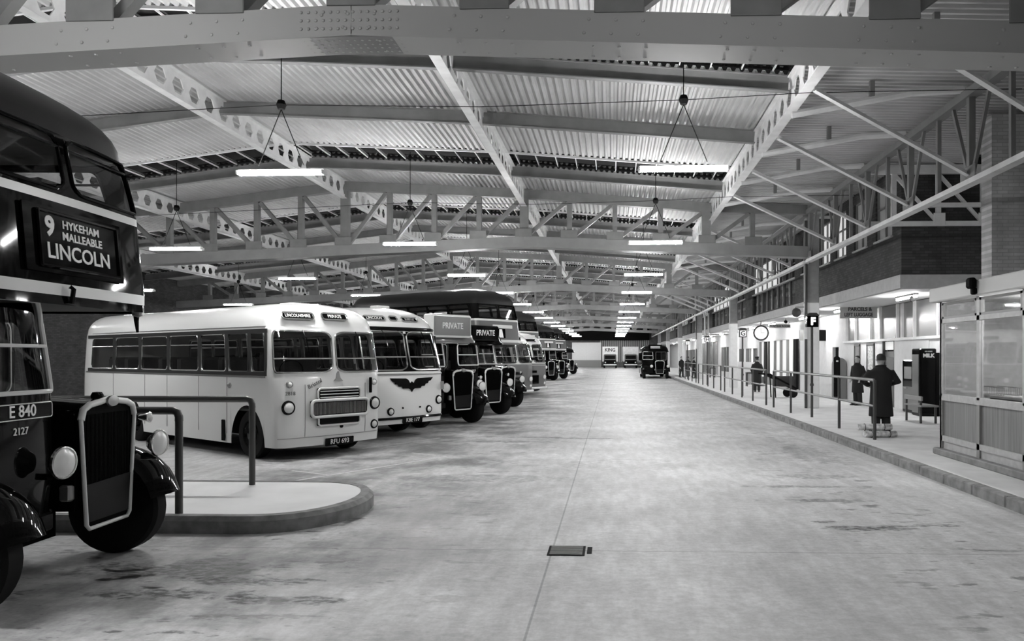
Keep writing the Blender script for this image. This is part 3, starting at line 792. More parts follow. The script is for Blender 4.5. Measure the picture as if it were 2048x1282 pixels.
# transverse trusses
PAN = 1.61
def zbot(x): return 5.84-.042*abs(x+3.14)
M_truss = mat('truss_paint', .27, .5, noise=.12, nscale=2.5)
def truss(k):
    t = thing('roof_truss', f'grey steel lattice truss across the hall, {ORD[k]} one from the camera', 'truss', (0, T1+k*S, 0), 0, 'roof trusses across the hall')
    return t
def truss_parts(t, full):
    X = xpts(XL, 6.80)
    b = MB()
    for a, c in zip(X, X[1:]):
        za, zc = zr(a)-.03, zr(c)-.03
        b.bar((a, -.25, za-.17), (c, -.25, zc-.17), .26, .32)
    b.build('top_chord', M_steel, t)
    b = MB()
    for a, c in ((XL, -3.14), (-3.14, 6.85)):
        za, zc = zbot(a), zbot(c)
        b.bar((a, -.25, za+.02), (c, -.25, zc+.02), .54, .022); b.bar((a, -.49, za+.20), (c, -.49, zc+.20), .03, .38); b.bar((a, -.05, za+.20), (c, -.05, zc+.20), .03, .38)
    if full:
        rv = b; dome = [(.022, 0), (.018, .012), (.001, .018)]
        def riv(x, face):
            z = zbot(x)
            if face == 'f':
                for dz in (.12, .28): rv.lathe(dome, 8, frame((x+(.06 if dz > .2 else 0), -.505, z+dz), (1, 0, 0), (0, 0, -1), (0, -1, 0)))
            else:
                for dy in (-.40, -.10): rv.lathe(dome, 8, frame((x, dy, z+.009), (1, 0, 0), (0, 1, 0), (0, 0, -1)))
        for i in range(-18, 10):
            for d in (-.32, 0, .32):
                riv(i*PAN-9.58+9*PAN+d-.1, 'f'); riv(i*PAN-9.58+9*PAN+d, 'b')
        for i in range(14):
            for dy in (-.42, -.3, -.2, -.08): rv.lathe(dome, 8, frame((-3.75+i*.09, dy, zbot(-3.2)+.0), (1, 0, 0), (0, 1, 0), (0, 0, -1)))
            for dz in (.1, .2, .3): rv.lathe(dome, 8, frame((-3.75+i*.09, -.505, zbot(-3.2)+dz), (1, 0, 0), (0, 0, -1), (0, -1, 0)))
        pl = MB().box(-3.85, -2.5, -.51, .0, zbot(-3.14)-.012, zbot(-3.14)+.004).build('splice_plate', M_steel, t)
    b.build('bottom_chord', mat('brightened_truss_paint', .40, .5) if full else M_truss, t, 40)  # same truss paint, lightened to stand for light caught on the nearest chord
    i0 = -9; i1 = 9
    for i in range(i0, i1+1):
        x = -9.58+i*PAN
        w = .30 if any(abs(x-q) < .3 for q in BEAMX) else .17
        MB().bar((x, -.25, zbot(x)+.3), (x, -.25, zr(x)-.3), w, .2, up=(0, 1, 0)).build('post', M_steel, t)
        MB().rbox(x-.3, x+.3, -.52, -.50, zbot(x)+.37, zbot(x)+.66, .01).build('gusset_plate', M_steel, t)
        if i < 0: MB().bar((x+.12, -.25, zr(x)-.38), (x+PAN-.12, -.25, zbot(x+PAN)+.45), .13, .16, up=(0, 1, 0)).build('diagonal', M_steel, t)
        elif i < i1: MB().bar((x+.12, -.25, zbot(x)+.45), (x+PAN-.12, -.25, zr(x+PAN)-.38), .13, .16, up=(0, 1, 0)).build('diagonal', M_steel, t)
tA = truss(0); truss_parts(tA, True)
tB = truss(1); truss_parts(tB, False)
for k in range(2, NB):
    c = truss(k)
    for ch in tB.children: dup(ch, c)

# columns on the platform with lattice girders between
def column(k):
    y = T1+k*S+.36
    t = thing('column', f'square grey steel column with white foot, at the right end of the {ORD[k]} truss', 'column', (7.13, y, .15), 0, 'columns along the platform'); t['kind'] = 'thing'
    if k == 0: return t
    return t
cols = []
for k in range(1, NB):
    t = column(k)
    MB().rbox(-.22, .22, -.22, .22, 3.75, 6.9, .02).build('upper_shaft', M_column, t)
    MB().rbox(-.225, .225, -.225, .225, 0, 3.75, .02).build('painted_foot', M_plaster, t)
for k in (1, 3):
    y = T1+k*S+.05
    o = MB().tube([(6.86, y, .15), (6.86, y, 6.8)], .05, 10).build('downpipe', M_rail, None, 40)
    tag(o, 'dark rainwater pipe down the column at the second truss' if k == 1 else 'dark rainwater pipe down the column at the fourth truss', 'pipe')
    b = MB().tube([(0, 0, 0), (0, 0, .75)], .056, 10).build('painted_band', M_plaster, o, 40, (6.86, y, 2.6))

GX = 6.85
def girder(t, n=6):
    p = S/n
    MB().bar((0, 0, 5.32), (0, S-.3, 5.32), .20, .10).build('bottom_chord', M_white, t)
    MB().bar((0, 0, 7.02), (0, S-.3, 7.02), .22, .16).build('top_chord', M_steel, t)
    for i in range(n):
        y = 2.29+i*p if i < n else 0
        y = (2.29+i*p)
        if y < S-.3:
            MB().bar((0, y, 5.35), (0, y, 6.98), .12, .12, up=(0, 1, 0)).build('post', M_steel, t)
            MB().rbox(-.07, -.05, y-.3, y+.3, 5.30, 5.62, .01).build('gusset_plate', M_steel, t)
            for d in (-1, 1):
                e = y+d*.75
                if 0 < e < S-.3:
                    MB().bar((0, y+d*.1, 5.5), (0, e, 6.95), .06, .07, up=(0, 1, 0)).build('diagonal', M_steel, t)
                e2 = y+d*1.42
                if 0 < e2 < S-.3 and d > 0: MB().bar((0, e2, 5.35), (0, e2, 6.98), .08, .08, up=(0, 1, 0)).build('post', M_steel, t)
gt = thing('lattice_girder', 'white lattice girder along the platform, from the first truss to the second', 'girder', (GX, T1, 0), 0, 'lattice girders along the platform')
girder(gt)
for k in range(1, NB): clone(gt, f'white lattice girder along the platform, from the {ORD[k]} truss to the {ORD[k+1]}', (GX, T1+k*S, 0))
def brace(y):
    b = MB(); A = V((3.52, 0, 6.62)); B = V((GX, 1.4, 5.42))
    b.bar(A, B, .09, .015); b.bar(A+V((0, .04, .05)), B+V((0, .04, .05)), .015, .1)
    return b
bm_ = brace(0).mesh('angle_brace'); bm_.materials.append(M_white)
def strut():
    b = MB(); b.tube([(3.5, 0, 6.72), (5.8, 0, 7.12), (6.8, 0, 7.16)], .075, 8); return b.mesh('rafter_strut')
sm_ = strut(); sm_.materials.append(M_white)
for k in range(0, 3):
    for i in range(5):
        y = T1+k*S+.9+i*2.9
        o = bpy.data.objects.new('angle_brace', bm_); COL.objects.link(o); o.location = (0, y, 0)
        tag(o, f'white angle brace above the platform, {ORD[i]} one {bayname(k)}', 'brace', 'angle braces beside the platform', 'thing')
        t = thing('rafter', f'curved grey rafter over the platform edge, {ORD[i]} one {bayname(k)}', 'rafter', (0, y+1.6, 0), 0, 'rafters over the platform'); t['kind'] = 'thing'
        o = bpy.data.objects.new('strut', sm_); COL.objects.link(o); o.parent = t
        MB().bar((5.05, 0, 7.0), (5.05, 0, 7.36), .09, .09, up=(0, 1, 0)).build('hanger', M_steel, t)

# walls
struct(MB().box(XL-.4, XL, -12, YEND+4, 0, 7.2).build('wall_left', M_brick))
fw_ = MB(); x = XL
struct(MB().box(XL, 14, YEND+3, YEND+3.4, 0, 8.6).build('wall_far', mat('far_wall_paint', .12, .8, noise=.3, nscale=2)))
mb = MB()
x = -2.2
while x < 6.6: mb.box(x, x+.16, YEND+2.9, YEND+3.0, .9, 4.9); x += .34
struct(mb.build('wall_far_ribs', mat('ribbed_sheet', .42, .6)))
UX = 8.0
# upper storey over the platform offices, with window openings
WIN = []      # (y0, y1, z0, z1)
def wallX(name, x0, x1, ya, yb, za, zb, openings, m):
    b = MB(); Y = sorted({ya, yb}|{o[0] for o in openings}|{o[1] for o in openings}); Z = sorted({za, zb}|{o[2] for o in openings}|{o[3] for o in openings})
    for a, c in zip(Y, Y[1:]):
        for d, e in zip(Z, Z[1:]):
            ym, zm = (a+c)/2, (d+e)/2
            if any(o[0] < ym < o[1] and o[2] < zm < o[3] for o in openings): continue
            b.box(x0, x1, a, c, d, e)
    return struct(b.build(name, m))
YC = 21.1
def uy(u, X): return X*1500/(u-1225)
op = []
tall = [(uy(1655, UX), uy(1637, UX)), (uy(1686, UX), uy(1666, UX)), (uy(1727, UX), uy(1702, UX)), (uy(1776, UX), uy(1744, UX))]
for a, b in tall: op.append((a, b, 5.45, 7.0))
op.append((30.6, 32.0, 5.45, 7.0))
bands = [(33.2, 43.2), (45.5, 60.6), (63.2, 77.5), (80.5, 95), (98, 112)]
for a, b in bands: op.append((a, b, 4.32, 6.9))
wallX('wall_right_upper', UX, UX+.3, YC, YEND+3, 4.25, 7.5, op, M_brick)
struct(MB().box(UX+.3, 13, YC, YC+.3, 4.25, 7.5).build('wall_recess', M_brickt))
M_curtain = mat('lit_curtain', .75, .8, emit=.55)
M_dim = mat('dim_curtain', .3, .8, emit=.06)
M_frame = mat('metal_window_frame', .22, .4)
wn = 0
for i, (a, b) in enumerate(tall+[(30.6, 32.0)]):
    wn += 1
    t = thing(f'window_{wn}', None, None, (UX, 0, 0)); t['kind'] = 'structure'
    lit = i in (0, 1, 4)
    MB().box(.12, .14, a, b, 5.45, 7.0).build('pane', M_curtain if lit else M_dim, t)
    q = MB()
    for yy in (a+.03, (a+b)/2, b-.03): q.box(.05, .11, yy-.025, yy+.025, 5.45, 7.0)
    for zz in (5.48, 6.4, 6.97): q.box(.05, .11, a, b, zz-.025, zz+.025)
    q.build('frame', M_frame, t); MB().box(-.06, .1, a-.05, b+.05, 5.40, 5.45).build('sill', M_fascia, t)
for j, (a, b) in enumerate(bands):
    wn += 1
    t = thing(f'window_{wn}', None, None, (UX, 0, 0)); t['kind'] = 'structure'
    n = 8 if j < 2 else 10; dy = (b-a)/n
    for i in range(n):
        lit = (j == 0 and i >= 3) or (j == 1 and i >= 2) or (j > 1 and i % 3 != 0)
        MB().box(.14, .16, a+i*dy, a+(i+1)*dy, 5.45, 6.9).build('upper_pane', (M_curtain if lit else M_night), t)
        MB().box(.10, .12, a+i*dy, a+(i+1)*dy, 4.32, 5.42).build('lower_panel', M_night, t)
        MB().box(.03, .10, a+i*dy-.025, a+i*dy+.025, 4.32, 6.9).build('mullion', M_frame, t)
    q = MB(); q.box(-.03, .1, a, b, 5.40, 5.47); q.build('transom', M_fascia, t); MB().box(.02, .1, a, b, 6.1, 6.14).build('glazing_bar', M_frame, t)
# canopy slab over the platform, its grey edge towards the hall
cs = MB().box(UX-.05, 12.5, YC-.05, YEND+3, 3.88, 4.25)
struct(cs.build('ceiling_soffit', M_fascia)); 
struct(MB().box(UX+.05, 12.4, YC+.06, YEND+3, 3.86, 3.885).build('ceiling_soffit', M_plaster))
# brick pier by the kiosk
t = thing('brick_pier', 'rough grey brick pier rising behind the wooden kiosk', 'pier', (8.08, 16.3, .15)); t['kind'] = 'thing'
MB().box(0, 2.6, 0, .45, 0, 7.0).build('shaft', M_pier, t)
struct(MB().box(10.8, 11.1, -12, 20.9, .15, 7.4).build('wall_right_near', M_pier))
# small truss in the recess
rt = thing('recess_truss', 'short white truss across the dark brick recess above the kiosk', 'truss', (0, YC-.25, 0))
for nm, z in (('bottom_chord', 5.62), ('middle_chord', 6.12), ('top_chord', 7.1)): MB().bar((7.0 if z > 6.5 or z < 6 else 8.6, 0, z), (10.78, 0, z), .14, .12 if z < 7 else .24).build(nm, M_white, rt)
for x in (7.7, 8.9, 10.1): MB().bar((x, 0, 5.62), (x, 0, 7.1), .12, .1, up=(0, 1, 0)).build('post', M_white, rt)
for x in (7.7, 8.9): MB().bar((x, .02, 7.0), (x+1.15, .02, 5.7), .08, .08, up=(0, 1, 0)).build('diagonal', M_white, rt)
for x in (8.9, 10.1): MB().rbox(x-.16, x+.16, -.09, -.07, 5.55, 5.9, .01).build('gusset_plate', M_white, rt)

# gutters and pipes by the roof edge
for nm, x, z in (('upper', 6.95, 7.22), ('lower', 7.25, 7.02)):
    o = MB().tube([(x, T1+2*S, z), (x, T1+S+1.2, z), (x+.25, T1+S+.7, z+.02), (x+1.0, T1+S+.7, z+.02)], .055, 8).build('rainwater_pipe', M_plaster, None, 50)
    tag(o, f'pale {nm} pipe of the pair bending over the column at the second truss', 'pipe')
for i, x in enumerate((6.75, 7.05)):
    y = T1+3*S-.4
    o = MB().tube([(x, y, 6.9), (x, y, 5.75-.25*i), (x+.75, y, 5.7-.25*i), (x+.75, y, 3.3)], .08, 8).build('rainwater_pipe', M_plaster, None, 50)
    tag(o, f'white cranked downpipe by the column at the fourth truss, the {["outer", "inner"][i]} one of the pair', 'pipe')

# hanging lights
def lamp(label, loc, group, tm):
    t = thing('hanging_light', label, 'light', loc, 0, group)
    x, y, z = loc; top = zr(x)-z-.02
    MB().rbox(-.80, .80, -.03, .03, .015, .075, .01).build('batten', M_white, t)
    for yy in (-.06, .06):
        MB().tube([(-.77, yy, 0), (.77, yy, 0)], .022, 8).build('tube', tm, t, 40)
    for xx in (-.79, .79): MB().rbox(xx-.02, xx+.02, -.10, .10, -.03, .05, .01).build('lamp_holder', M_white, t)
    b = MB(); jz = 1.25
    MB().lathe([(.001, -.09), (.06, -.08), (.09, 0), (.06, .08), (.001, .09)], 14, Matrix.Translation((0, 0, jz))).build('junction_box', M_darkmatt, t, 40)
    MB().tube([(0, 0, jz+.08), (0, 0, top)], .010, 5).build('suspension_cable', M_darkmatt, t)
    for s in (-1, 1): MB().tube([(0, 0, jz-.08), (s*.42, 0, .14)], .009, 5).build('drop_wire', M_darkmatt, t)
    return t
ROWS = [(1.27, 'nearest the platform'), (-6.04, 'over the parked coaches'), (-13.16, 'left of the coaches'), (-20.1, 'along the left wall')]
ZL = [5.33, 5.33, 5.22, 4.75]
n = 0
for r, (x, nm) in enumerate(ROWS):
    for k in range(-1, 14):  # last lamp of each row added to brighten the far screen
        if k < 0 and r > 2: continue  # unseen lamps before the first truss light the near floor and coach side
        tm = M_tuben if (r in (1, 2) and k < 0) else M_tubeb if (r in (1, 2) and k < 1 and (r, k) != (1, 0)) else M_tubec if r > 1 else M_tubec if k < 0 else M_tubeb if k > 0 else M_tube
        w = f'{ORD[k]} from the camera' if k >= 0 else 'the unseen one before the first truss'
        lab = f'hanging fluorescent light in the row {nm}, {w}'
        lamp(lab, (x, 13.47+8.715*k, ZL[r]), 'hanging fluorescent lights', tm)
# span wires between the first lights
for i, (k, nm) in enumerate(((0, 'first'), (1, 'second'))):
    y = 13.47+8.715*k
    o = MB().tube([(-14, y, 6.25), (-6.04, y, 6.58), (-2.4, y, 6.50), (1.27, y, 6.58), (3.48, y, 6.68), (7.2, y, 6.7)], .007, 5).build('span_wire', M_darkmatt)
    tag(o, f'thin black wire stretched across the hall through the {nm} hanging lights', 'wire', None, 'thing')
# ------------------------------------------------------------------ people
def remesh(mb, vox, name, m, parent, smooth=2):
    me = mb.mesh('tmp'); o = bpy.data.objects.new('tmp', me); COL.objects.link(o)
    r = o.modifiers.new('r', 'REMESH'); r.mode = 'VOXEL'; r.voxel_size = vox
    s = o.modifiers.new('s', 'SMOOTH'); s.iterations = smooth; s.factor = .5
    dg = bpy.context.evaluated_depsgraph_get()
    out = bpy.data.meshes.new_from_object(o.evaluated_get(dg)); out.name = name
    bpy.data.objects.remove(o); bpy.data.meshes.remove(me)
    out.materials.clear(); out.materials.append(m); out.polygons.foreach_set('use_smooth', [True]*len(out.polygons))
    q = bpy.data.objects.new(name, out); COL.objects.link(q); q.parent = parent
    return q
M_skin = mat('skin', .42, .55); M_coat = mat('dark_wool_coat', .012, .9); M_trous = mat('dark_trousers', .02, .9)
M_hair = mat('dark_hair', .02, .7); M_shoe = mat('black_shoe', .01, .35); M_coat2 = mat('charcoal_coat', .03, .9)
def ell(z, rx, ry, cy=0, cx=0, n=20): return [(cx+rx*cos(2*pi*k/n), cy+ry*sin(2*pi*k/n), z) for k in range(n)]
def person(label, loc, rz, h=1.78, coat=M_coat, hat=None, stride=0., pose='pocket', lean=0., hem=.5, group=None, turn=0.):
    t = thing('person', label, 'person', loc, rz, group)
    s = h/1.78
    def sh(p):                                            # forward lean grows with height
        x, y, z = p; return (x*s, (y-lean*max(0, z-.9))*s, z*s)
    def rr(L): return [[sh(p) for p in r] for r in L]
    b = MB()
    b.rings(rr([ell(.86, .16, .115), ell(.95, .165, .12), ell(1.08, .15, .105), ell(1.28, .18, .125), ell(1.40, .175, .10), ell(1.46, .11, .08), ell(1.50, .062, .062), ell(1.54, .058, .06, -.01),
                ell(1.565, .058, .075, -.025), ell(1.60, .066, .088, -.022), ell(1.64, .072, .094, -.015), ell(1.68, .076, .097, -.008), ell(1.72, .073, .094, -.004), ell(1.755, .056, .074), ell(1.778, .02, .03)]))
    T = lambda path, r, n=10: b.tube([sh(p) for p in path], [x*s for x in r], n)
    T([(0, -.10, 1.675), (0, -.125, 1.645), (0, -.115, 1.635)], [.012, .017, .013])          # nose
    T([(-.03, -.098, 1.60), (.03, -.098, 1.60)], [.008, .008])
    for sx in (-1, 1):
        T([(sx*.078, .0, 1.68), (sx*.086, .008, 1.655), (sx*.078, .0, 1.62)], [.012, .016, .01])   # ears
        T([(sx*.05, -.088, 1.69), (sx*.02, -.097, 1.69)], [.01, .01])                            # brows
        f = sx*stride
        T([(sx*.085, 0, .9), (sx*.09, -.02-f*.5, .5), (sx*.09, .02-f, .09)], [.088, .062, .042])
        T([(sx*.09, .05-f, .05), (sx*.1, -.16-f, .035)], [.042, .034])
        if pose == 'pocket': A = [(sx*.19, 0, 1.40), (sx*.27, .06, 1.13), (sx*.21, -.09, .93)]
        elif pose == 'front': A = [(sx*.19, 0, 1.40), (sx*.31, -.02, 1.16), (sx*.16, -.24, 1.08)]
        else: A = [(sx*.19, 0, 1.40), (sx*.22, .03+f*.3, 1.12), (sx*.21, -.05+f*.6, .86)]
        T(A, [.056, .045, .034])
        w = V(A[-1]); d = (V(A[-1])-V(A[-2])).normalized()
        T([w, w+d*.085], [.034, .036])
        sd = d.cross(V((0, 1, 0))).normalized()
        for i, ln in enumerate((.062, .075, .07, .052)):
            o = w+d*.08+sd*(i-1.5)*.021; T([o, o+d*ln*.6, o+d*ln+V((0, -.015, -.004))], [.0105, .0095, .008], 6)
        o = w+d*.03-sd*.036; T([o, o-sd*.02+d*.03, o-sd*.018+d*.06], [.012, .011, .009], 6)
    body = remesh(b, .011*s, 'body', M_skin, t)
    # clothes
    c = MB(); hb = hem
    c.rings(rr([ell(hb, .225, .19, .01), ell(hb+.02, .225, .19, .01), ell(.85, .20, .165), ell(1.05, .19, .15), ell(1.28, .215, .155), ell(1.40, .205, .13), ell(1.465, .135, .10), ell(1.51, .085, .085), ell(1.53, .08, .08)]))
    for sx in (-1, 1):
        f = sx*stride
        if pose == 'pocket': A = [(sx*.17, 0, 1.40), (sx*.275, .06, 1.13), (sx*.215, -.08, .92)]
        elif pose == 'front': A = [(sx*.17, 0, 1.40), (sx*.32, -.02, 1.16), (sx*.17, -.22, 1.085)]
        else: A = [(sx*.17, 0, 1.40), (sx*.23, .03+f*.3, 1.12), (sx*.215, -.04+f*.55, .89)]
        c.tube([sh(p) for p in A], [.078*s, .068*s, .06*s], 12)
    co = remesh(c, .017*s, 'coat', coat, t, 3)
    col = MB().tube([sh((.085*cos(a), .085*sin(a)-.005, 1.505+.02*sin(a))) for a in [2*pi*i/16 for i in range(16)]], .02*s, 8, True).build('collar', coat, co, 60)
    tr = MB()
    tr.rings(rr([ell(.70, .16, .12), ell(.86, .17, .125), ell(.95, .17, .125)]))
    for sx in (-1, 1):
        f = sx*stride
        tr.tube([sh(p) for p in ((sx*.085, 0, .86), (sx*.092, -.01-f*.5, .5), (sx*.092, .025-f, .07))], [.105*s, .085*s, .08*s], 12)
        MB().rings(rr([[(sx*.095+x*.055, .06-f+y*.17-.17, z) for x, y in ((-.8, -.6), (-.5, -.95), (.5, -.95), (.8, -.6), (.9, 0), (.8, .9), (.4, 1), (-.4, 1), (-.8, .9), (-.9, 0))] for z in (0, .03)]+
                     [[(sx*.095+x*.045, .07-f+y*.14-.15, .075) for x, y in ((-.8, -.6), (-.5, -.95), (.5, -.95), (.8, -.6), (.9, 0), (.8, .9), (.4, 1), (-.4, 1), (-.8, .9), (-.9, 0))]])).build('shoe', M_shoe, t, 50)
    remesh(tr, .016*s, 'trousers', M_trous, t, 2)
    hr = MB(); hr.rings(rr([ell(1.635, .079, .07, .035), ell(1.68, .083, .085, .022), ell(1.72, .081, .098, .008), ell(1.76, .064, .082, .002), ell(1.787, .025, .035)]))
    hr.build('hair', M_hair, t, 60)
    if hat == 'cap':
        k = MB(); k.rings(rr([ell(1.715, .088, .105), ell(1.74, .10, .118, .005), ell(1.79, .098, .115, .005), ell(1.805, .06, .07)]))
        k.rings(rr([ell(1.712, .075, .05, -.10), ell(1.722, .075, .05, -.10)])); k.build('peaked_cap', M_coat, t, 50)
    elif hat == 'hat':
        k = MB(); k.rings(rr([ell(1.715, .14, .16), ell(1.725, .145, .165), ell(1.73, .092, .11), ell(1.80, .085, .10), ell(1.835, .06, .08)])); k.build('felt_hat', M_coat2, t, 50)
    return t
PZ = .15
person('person in a long dark overcoat standing behind the newspaper bundles, seen from the back', (6.33, 17.95, PZ), radians(178), 1.90, pose='front', hem=.40).scale = (1.18, 1.1, 1)
person('person in a black overcoat standing by the framed notices, hands in pockets, facing the road', (9.22, 28.6, PZ), radians(-55), 1.86, hem=.45)
person('person with broad dark coat seen from behind, standing at the railing below the round clock', (7.45, 39.0, PZ), radians(165), 1.80, hat='cap', hem=.45)
person('person in dark coat by the kerb, close to the single-decker waiting at the platform', (5.95, 65.0, PZ), radians(30), 1.80, pose='walk', stride=.1, coat=M_coat)
person('person in charcoal coat behind the far railing, second from the waiting single-decker', (6.7, 67.0, PZ), radians(-20), 1.76, coat=M_coat2, hat='hat')
person('person in dark coat by the far signpost, third from the waiting single-decker', (6.75, 62.5, PZ), radians(70), 1.74, coat=M_coat, pose='walk', stride=.12)
person('dim person in a dark coat walking past the white shopfront beyond the second truss', (8.9, 46.5, PZ), radians(80), 1.76, coat=M_coat2, stride=.16, pose='walk')

# ------------------------------------------------------------------ island and road marks
isl = thing('traffic_island', 'raised concrete island with rounded kerbed end beside the near double-decker', 'island', (0, 0, 0))
def isl_out(e, n=18):
    cx, cy, r = -4.25, 9.53, 1.24+e
    pts = [(XL+8, cy-r), (cx-.4, cy-r)]
    for i in range(n+1):
        a = -pi/2+pi*i/n; pts.append((cx+(r-.16)*abs(cos(a))**.85*(1 if cos(a) >= 0 else -1), cy+r*sin(a)))
    pts += [(cx-.4, cy+r), (XL+8, cy+r)]
    return pts
P1 = isl_out(-.14)
MB().prism(P1, .185, Matrix.Translation((0, 0, 0))).build('paved_top', M_islandtop, isl)
kb = MB(); O0 = isl_out(.02); O1 = isl_out(0); I1 = isl_out(-.145)
n = len(O0)
R = [[(x, y, 0) for x, y in O0], [(x, y, .14) for x, y in O0], [(x, y, .19) for x, y in isl_out(-.03)], [(x, y, .19) for x, y in I1]]
vs = sum(R, []); kb.add(vs, [(i*n+k, i*n+k+1, (i+1)*n+k+1, (i+1)*n+k) for i in range(3) for k in range(n-1)])
kb.build('kerb_edge', M_kerb, isl, 40)
for lab, y, x1, zt in (('front', 8.46, -4.99, 1.37), ('back', 10.40, -5.08, 1.39)):
    t = thing('guard_rail', f'dark tubular guard rail along the {lab} edge of the raised island', 'railing', (0, 0, .18), 0, 'island guard rails')
    z = zt-.18
    MB().tube([(-12, y, z), (x1-.07, y, z), (x1-.02, y, z-.02), (x1, y, z-.07), (x1, y, z-.12)], .045, 12).build('top_rail', M_rail, t, 60)
    for x in (x1, -8.0, -11.0): MB().tube([(x, y, 0), (x, y, z-.05)], .042, 12).build('post', M_rail, t, 60)
    MB().tube([(-12, y, .5), (-8.0, y, .5)], .03, 8).build('mid_rail', M_rail, t, 60)
    if lab == 'front': MB().tube([(-5.62, y, z-.03), (-5.63, y, z-.10), (-5.60, y, z-.14), (-5.56, y, z-.12)], .012, 6).build('hook', M_rail, t, 60)
M_line = mat('worn_white_line', .62, .8, noise=.25, nscale=8)
def mark(a, b, w, lab):
    d = (V((*b, 0))-V((*a, 0))).normalized(); s = V((-d.y, d.x, 0))*w/2
    o = MB()
    A = V((*a, 0)); Bq = V((*b, 0)); vs = [A-s, Bq-s, Bq+s, A+s]
    o.add([v+V((0, 0, z)) for z in (.0005, .004) for v in vs], [(3, 2, 1, 0), (4, 5, 6, 7), (0, 1, 5, 4), (1, 2, 6, 5), (2, 3, 7, 6), (3, 0, 4, 7)])
    q = o.build('trim_1', M_line); struct(q)
mark((-5.15, 11.70), (-3.28, 14.81), .07, '')
mark((-5.4, 15.98), (-4.22, 18.15), .07, '')
mark((-4.14, 15.32), (-3.55, 14.96), .07, '')
mark((-5.6, 12.9), (-4.7, 12.36), .06, '')
gr = thing('drain_grate', 'dark iron drain grate set in the concrete floor', 'drain cover', (-.47, 7.68, 0))
MB().box(-.19, .19, -.19, .19, .001, .006).build('frame', M_darkmatt, gr)
q = MB()
for i in range(8): q.box(-.165, .165, -.17+i*.045, -.15+i*.045, .006, .014)
q.build('bar_pattern', mat('worn_iron', .16, .5), gr)
tag(MB().box(-.26, -.21, 7.58, 7.82, .001, .008).build('gutter_plate', M_darkmatt), 'narrow dark iron plate beside the drain grate', 'cover')

# ------------------------------------------------------------------ platform furniture
def rail_seg(ys, lab, midr=True):
    x = 5.79; t = thing('platform_railing', lab, 'railing', (x, ys[0], PZ), 0, 'railings along the platform edge')
    L = ys[-1]-ys[0]; z = 1.32
    MB().tube([(0, -.0, z-.12), (0, .02, z-.03), (0, .08, z), (0, L, z)], .034, 10).build('top_rail', M_rail2, t, 60)
    MB().tube([(0, 0, .74), (0, L, .74)], .028, 8).build('mid_rail', M_rail2, t, 60)
    for y in ys: MB().tube([(0, y-ys[0], 0), (0, y-ys[0], z)], .036, 10).build('post', M_rail, t, 60)
M_rail2 = mat('worn_rail', .16, .4)
rail_seg([16.8, 19.4, 24.6, 27.2], 'tubular railing on the platform edge, stretch nearest the wooden kiosk')
rail_seg([28.5, 31.2, 33.8, 36.5, 39.0], 'tubular railing on the platform edge, second stretch from the kiosk')
rail_seg([40.4, 43.2, 45.8, 48.4, 50.8], 'tubular railing on the platform edge, third stretch from the kiosk')
rail_seg([52.3, 54.9, 57.5, 60.1], 'tubular railing on the platform edge, fourth stretch from the kiosk')
M_lit = mat('lit_sign_letter', .95, .5, emit=3.0)
M_pane = mat('lit_opal_face', .9, .5, emit=.6)
def signpost(ch, y, nm, first):
    t = thing('bay_sign', f'dark signpost with a lit box lettered {ch}, {nm}', 'sign', (6.02, y, PZ), 0, 'lettered bay signs on the platform')
    MB().tube([(0, 0, 0), (0, 0, 2.75)], .04, 12).build('pole', M_rail, t, 60)
    MB().lathe([(.06, 0), (.06, .05), (.045, .08)], 12, Matrix.Translation((0, 0, .95))).build('collar', M_rail, t, 40)
    b = MB().rbox(-.17, .17, -.12, .12, 2.72, 3.06, .015).build('lamp_box', M_black if first else M_rail, t)
    MB().prism([(-.2, 0), (.2, 0), (.1, .09), (-.1, .09)], .28, frame((0, .14, 3.06), (1, 0, 0), (0, 0, 1), (0, -1, 0))).build('hood', M_rail, b)
    MB().rbox(-.13, .13, -.135, -.12, 2.76, 3.02, .01).build('opal_face', M_black if first else M_pane, b)
    text(ch, .30, frame((0, -.14, 2.885), (1, 0, 0), (0, 0, 1), (0, -1, 0)), M_lit if first else M_dtext, b, 'letter', .014 if first else .008)
signpost('F', 22.9, 'nearest of the row', True); signpost('G', 35.0, 'second of the row', False); signpost('H', 48.0, 'third of the row', False); signpost('J', 60.4, 'farthest of the row', False)

ck = thing('clock', 'large round white platform clock with dark rim hung from the canopy', 'clock', (8.05, 41.0, 3.25))
Mc = frame((0, 0, 0), (1, 0, 0), (0, 0, 1), (0, -1, 0)) @ Matrix.Rotation(-.2, 4, 'Y')
MB().lathe([(.34, -.10), (.41, -.08), (.42, .06), (.33, .05)], 40, Mc).build('case', M_rail, ck, 40)
f_ = MB().lathe([(.335, .054), (.2, .062), (.001, .064)], 40, Mc).build('dial', M_pane, ck, 40)
MB().tube([(0, 0, .38), (0, 0, .62)], .03, 8).build('hanger', M_rail, ck)
h_ = MB(); h_.box(-.008, .008, 0, .26, .068, .072, Mc); h_.build('minute_hand', mat('pale_hand', .45, .5), f_)
h_ = MB(); h_.box(-.01, .17, -.01, .01, .068, .072, Mc); h_.build('hour_hand', mat('pale_hand', .45, .5), f_)
sp = thing('loudspeaker', 'round dark loudspeaker on a bracket at the column of the second truss', 'speaker', (6.55, 27.0, 3.55))
MB().lathe([(.05, -.16), (.09, -.12), (.15, 0), (.165, .02), (.15, .03)], 24, frame((0, 0, 0), (1, 0, 0), (0, 0, 1), (-.1, -1, -.1))).build('horn', M_rail, sp, 40)
MB().lathe([(.13, .015), (.09, -.02), (.05, .02), (.001, .03)], 24, frame((0, 0, 0), (1, 0, 0), (0, 0, 1), (-.1, -1, -.1))).build('cone', M_darkmatt, sp, 40)
MB().tube([(0, .1, .0), (0, .1, .2), (.3, .1, .2)], .015, 6).build('bracket', M_rail, sp)

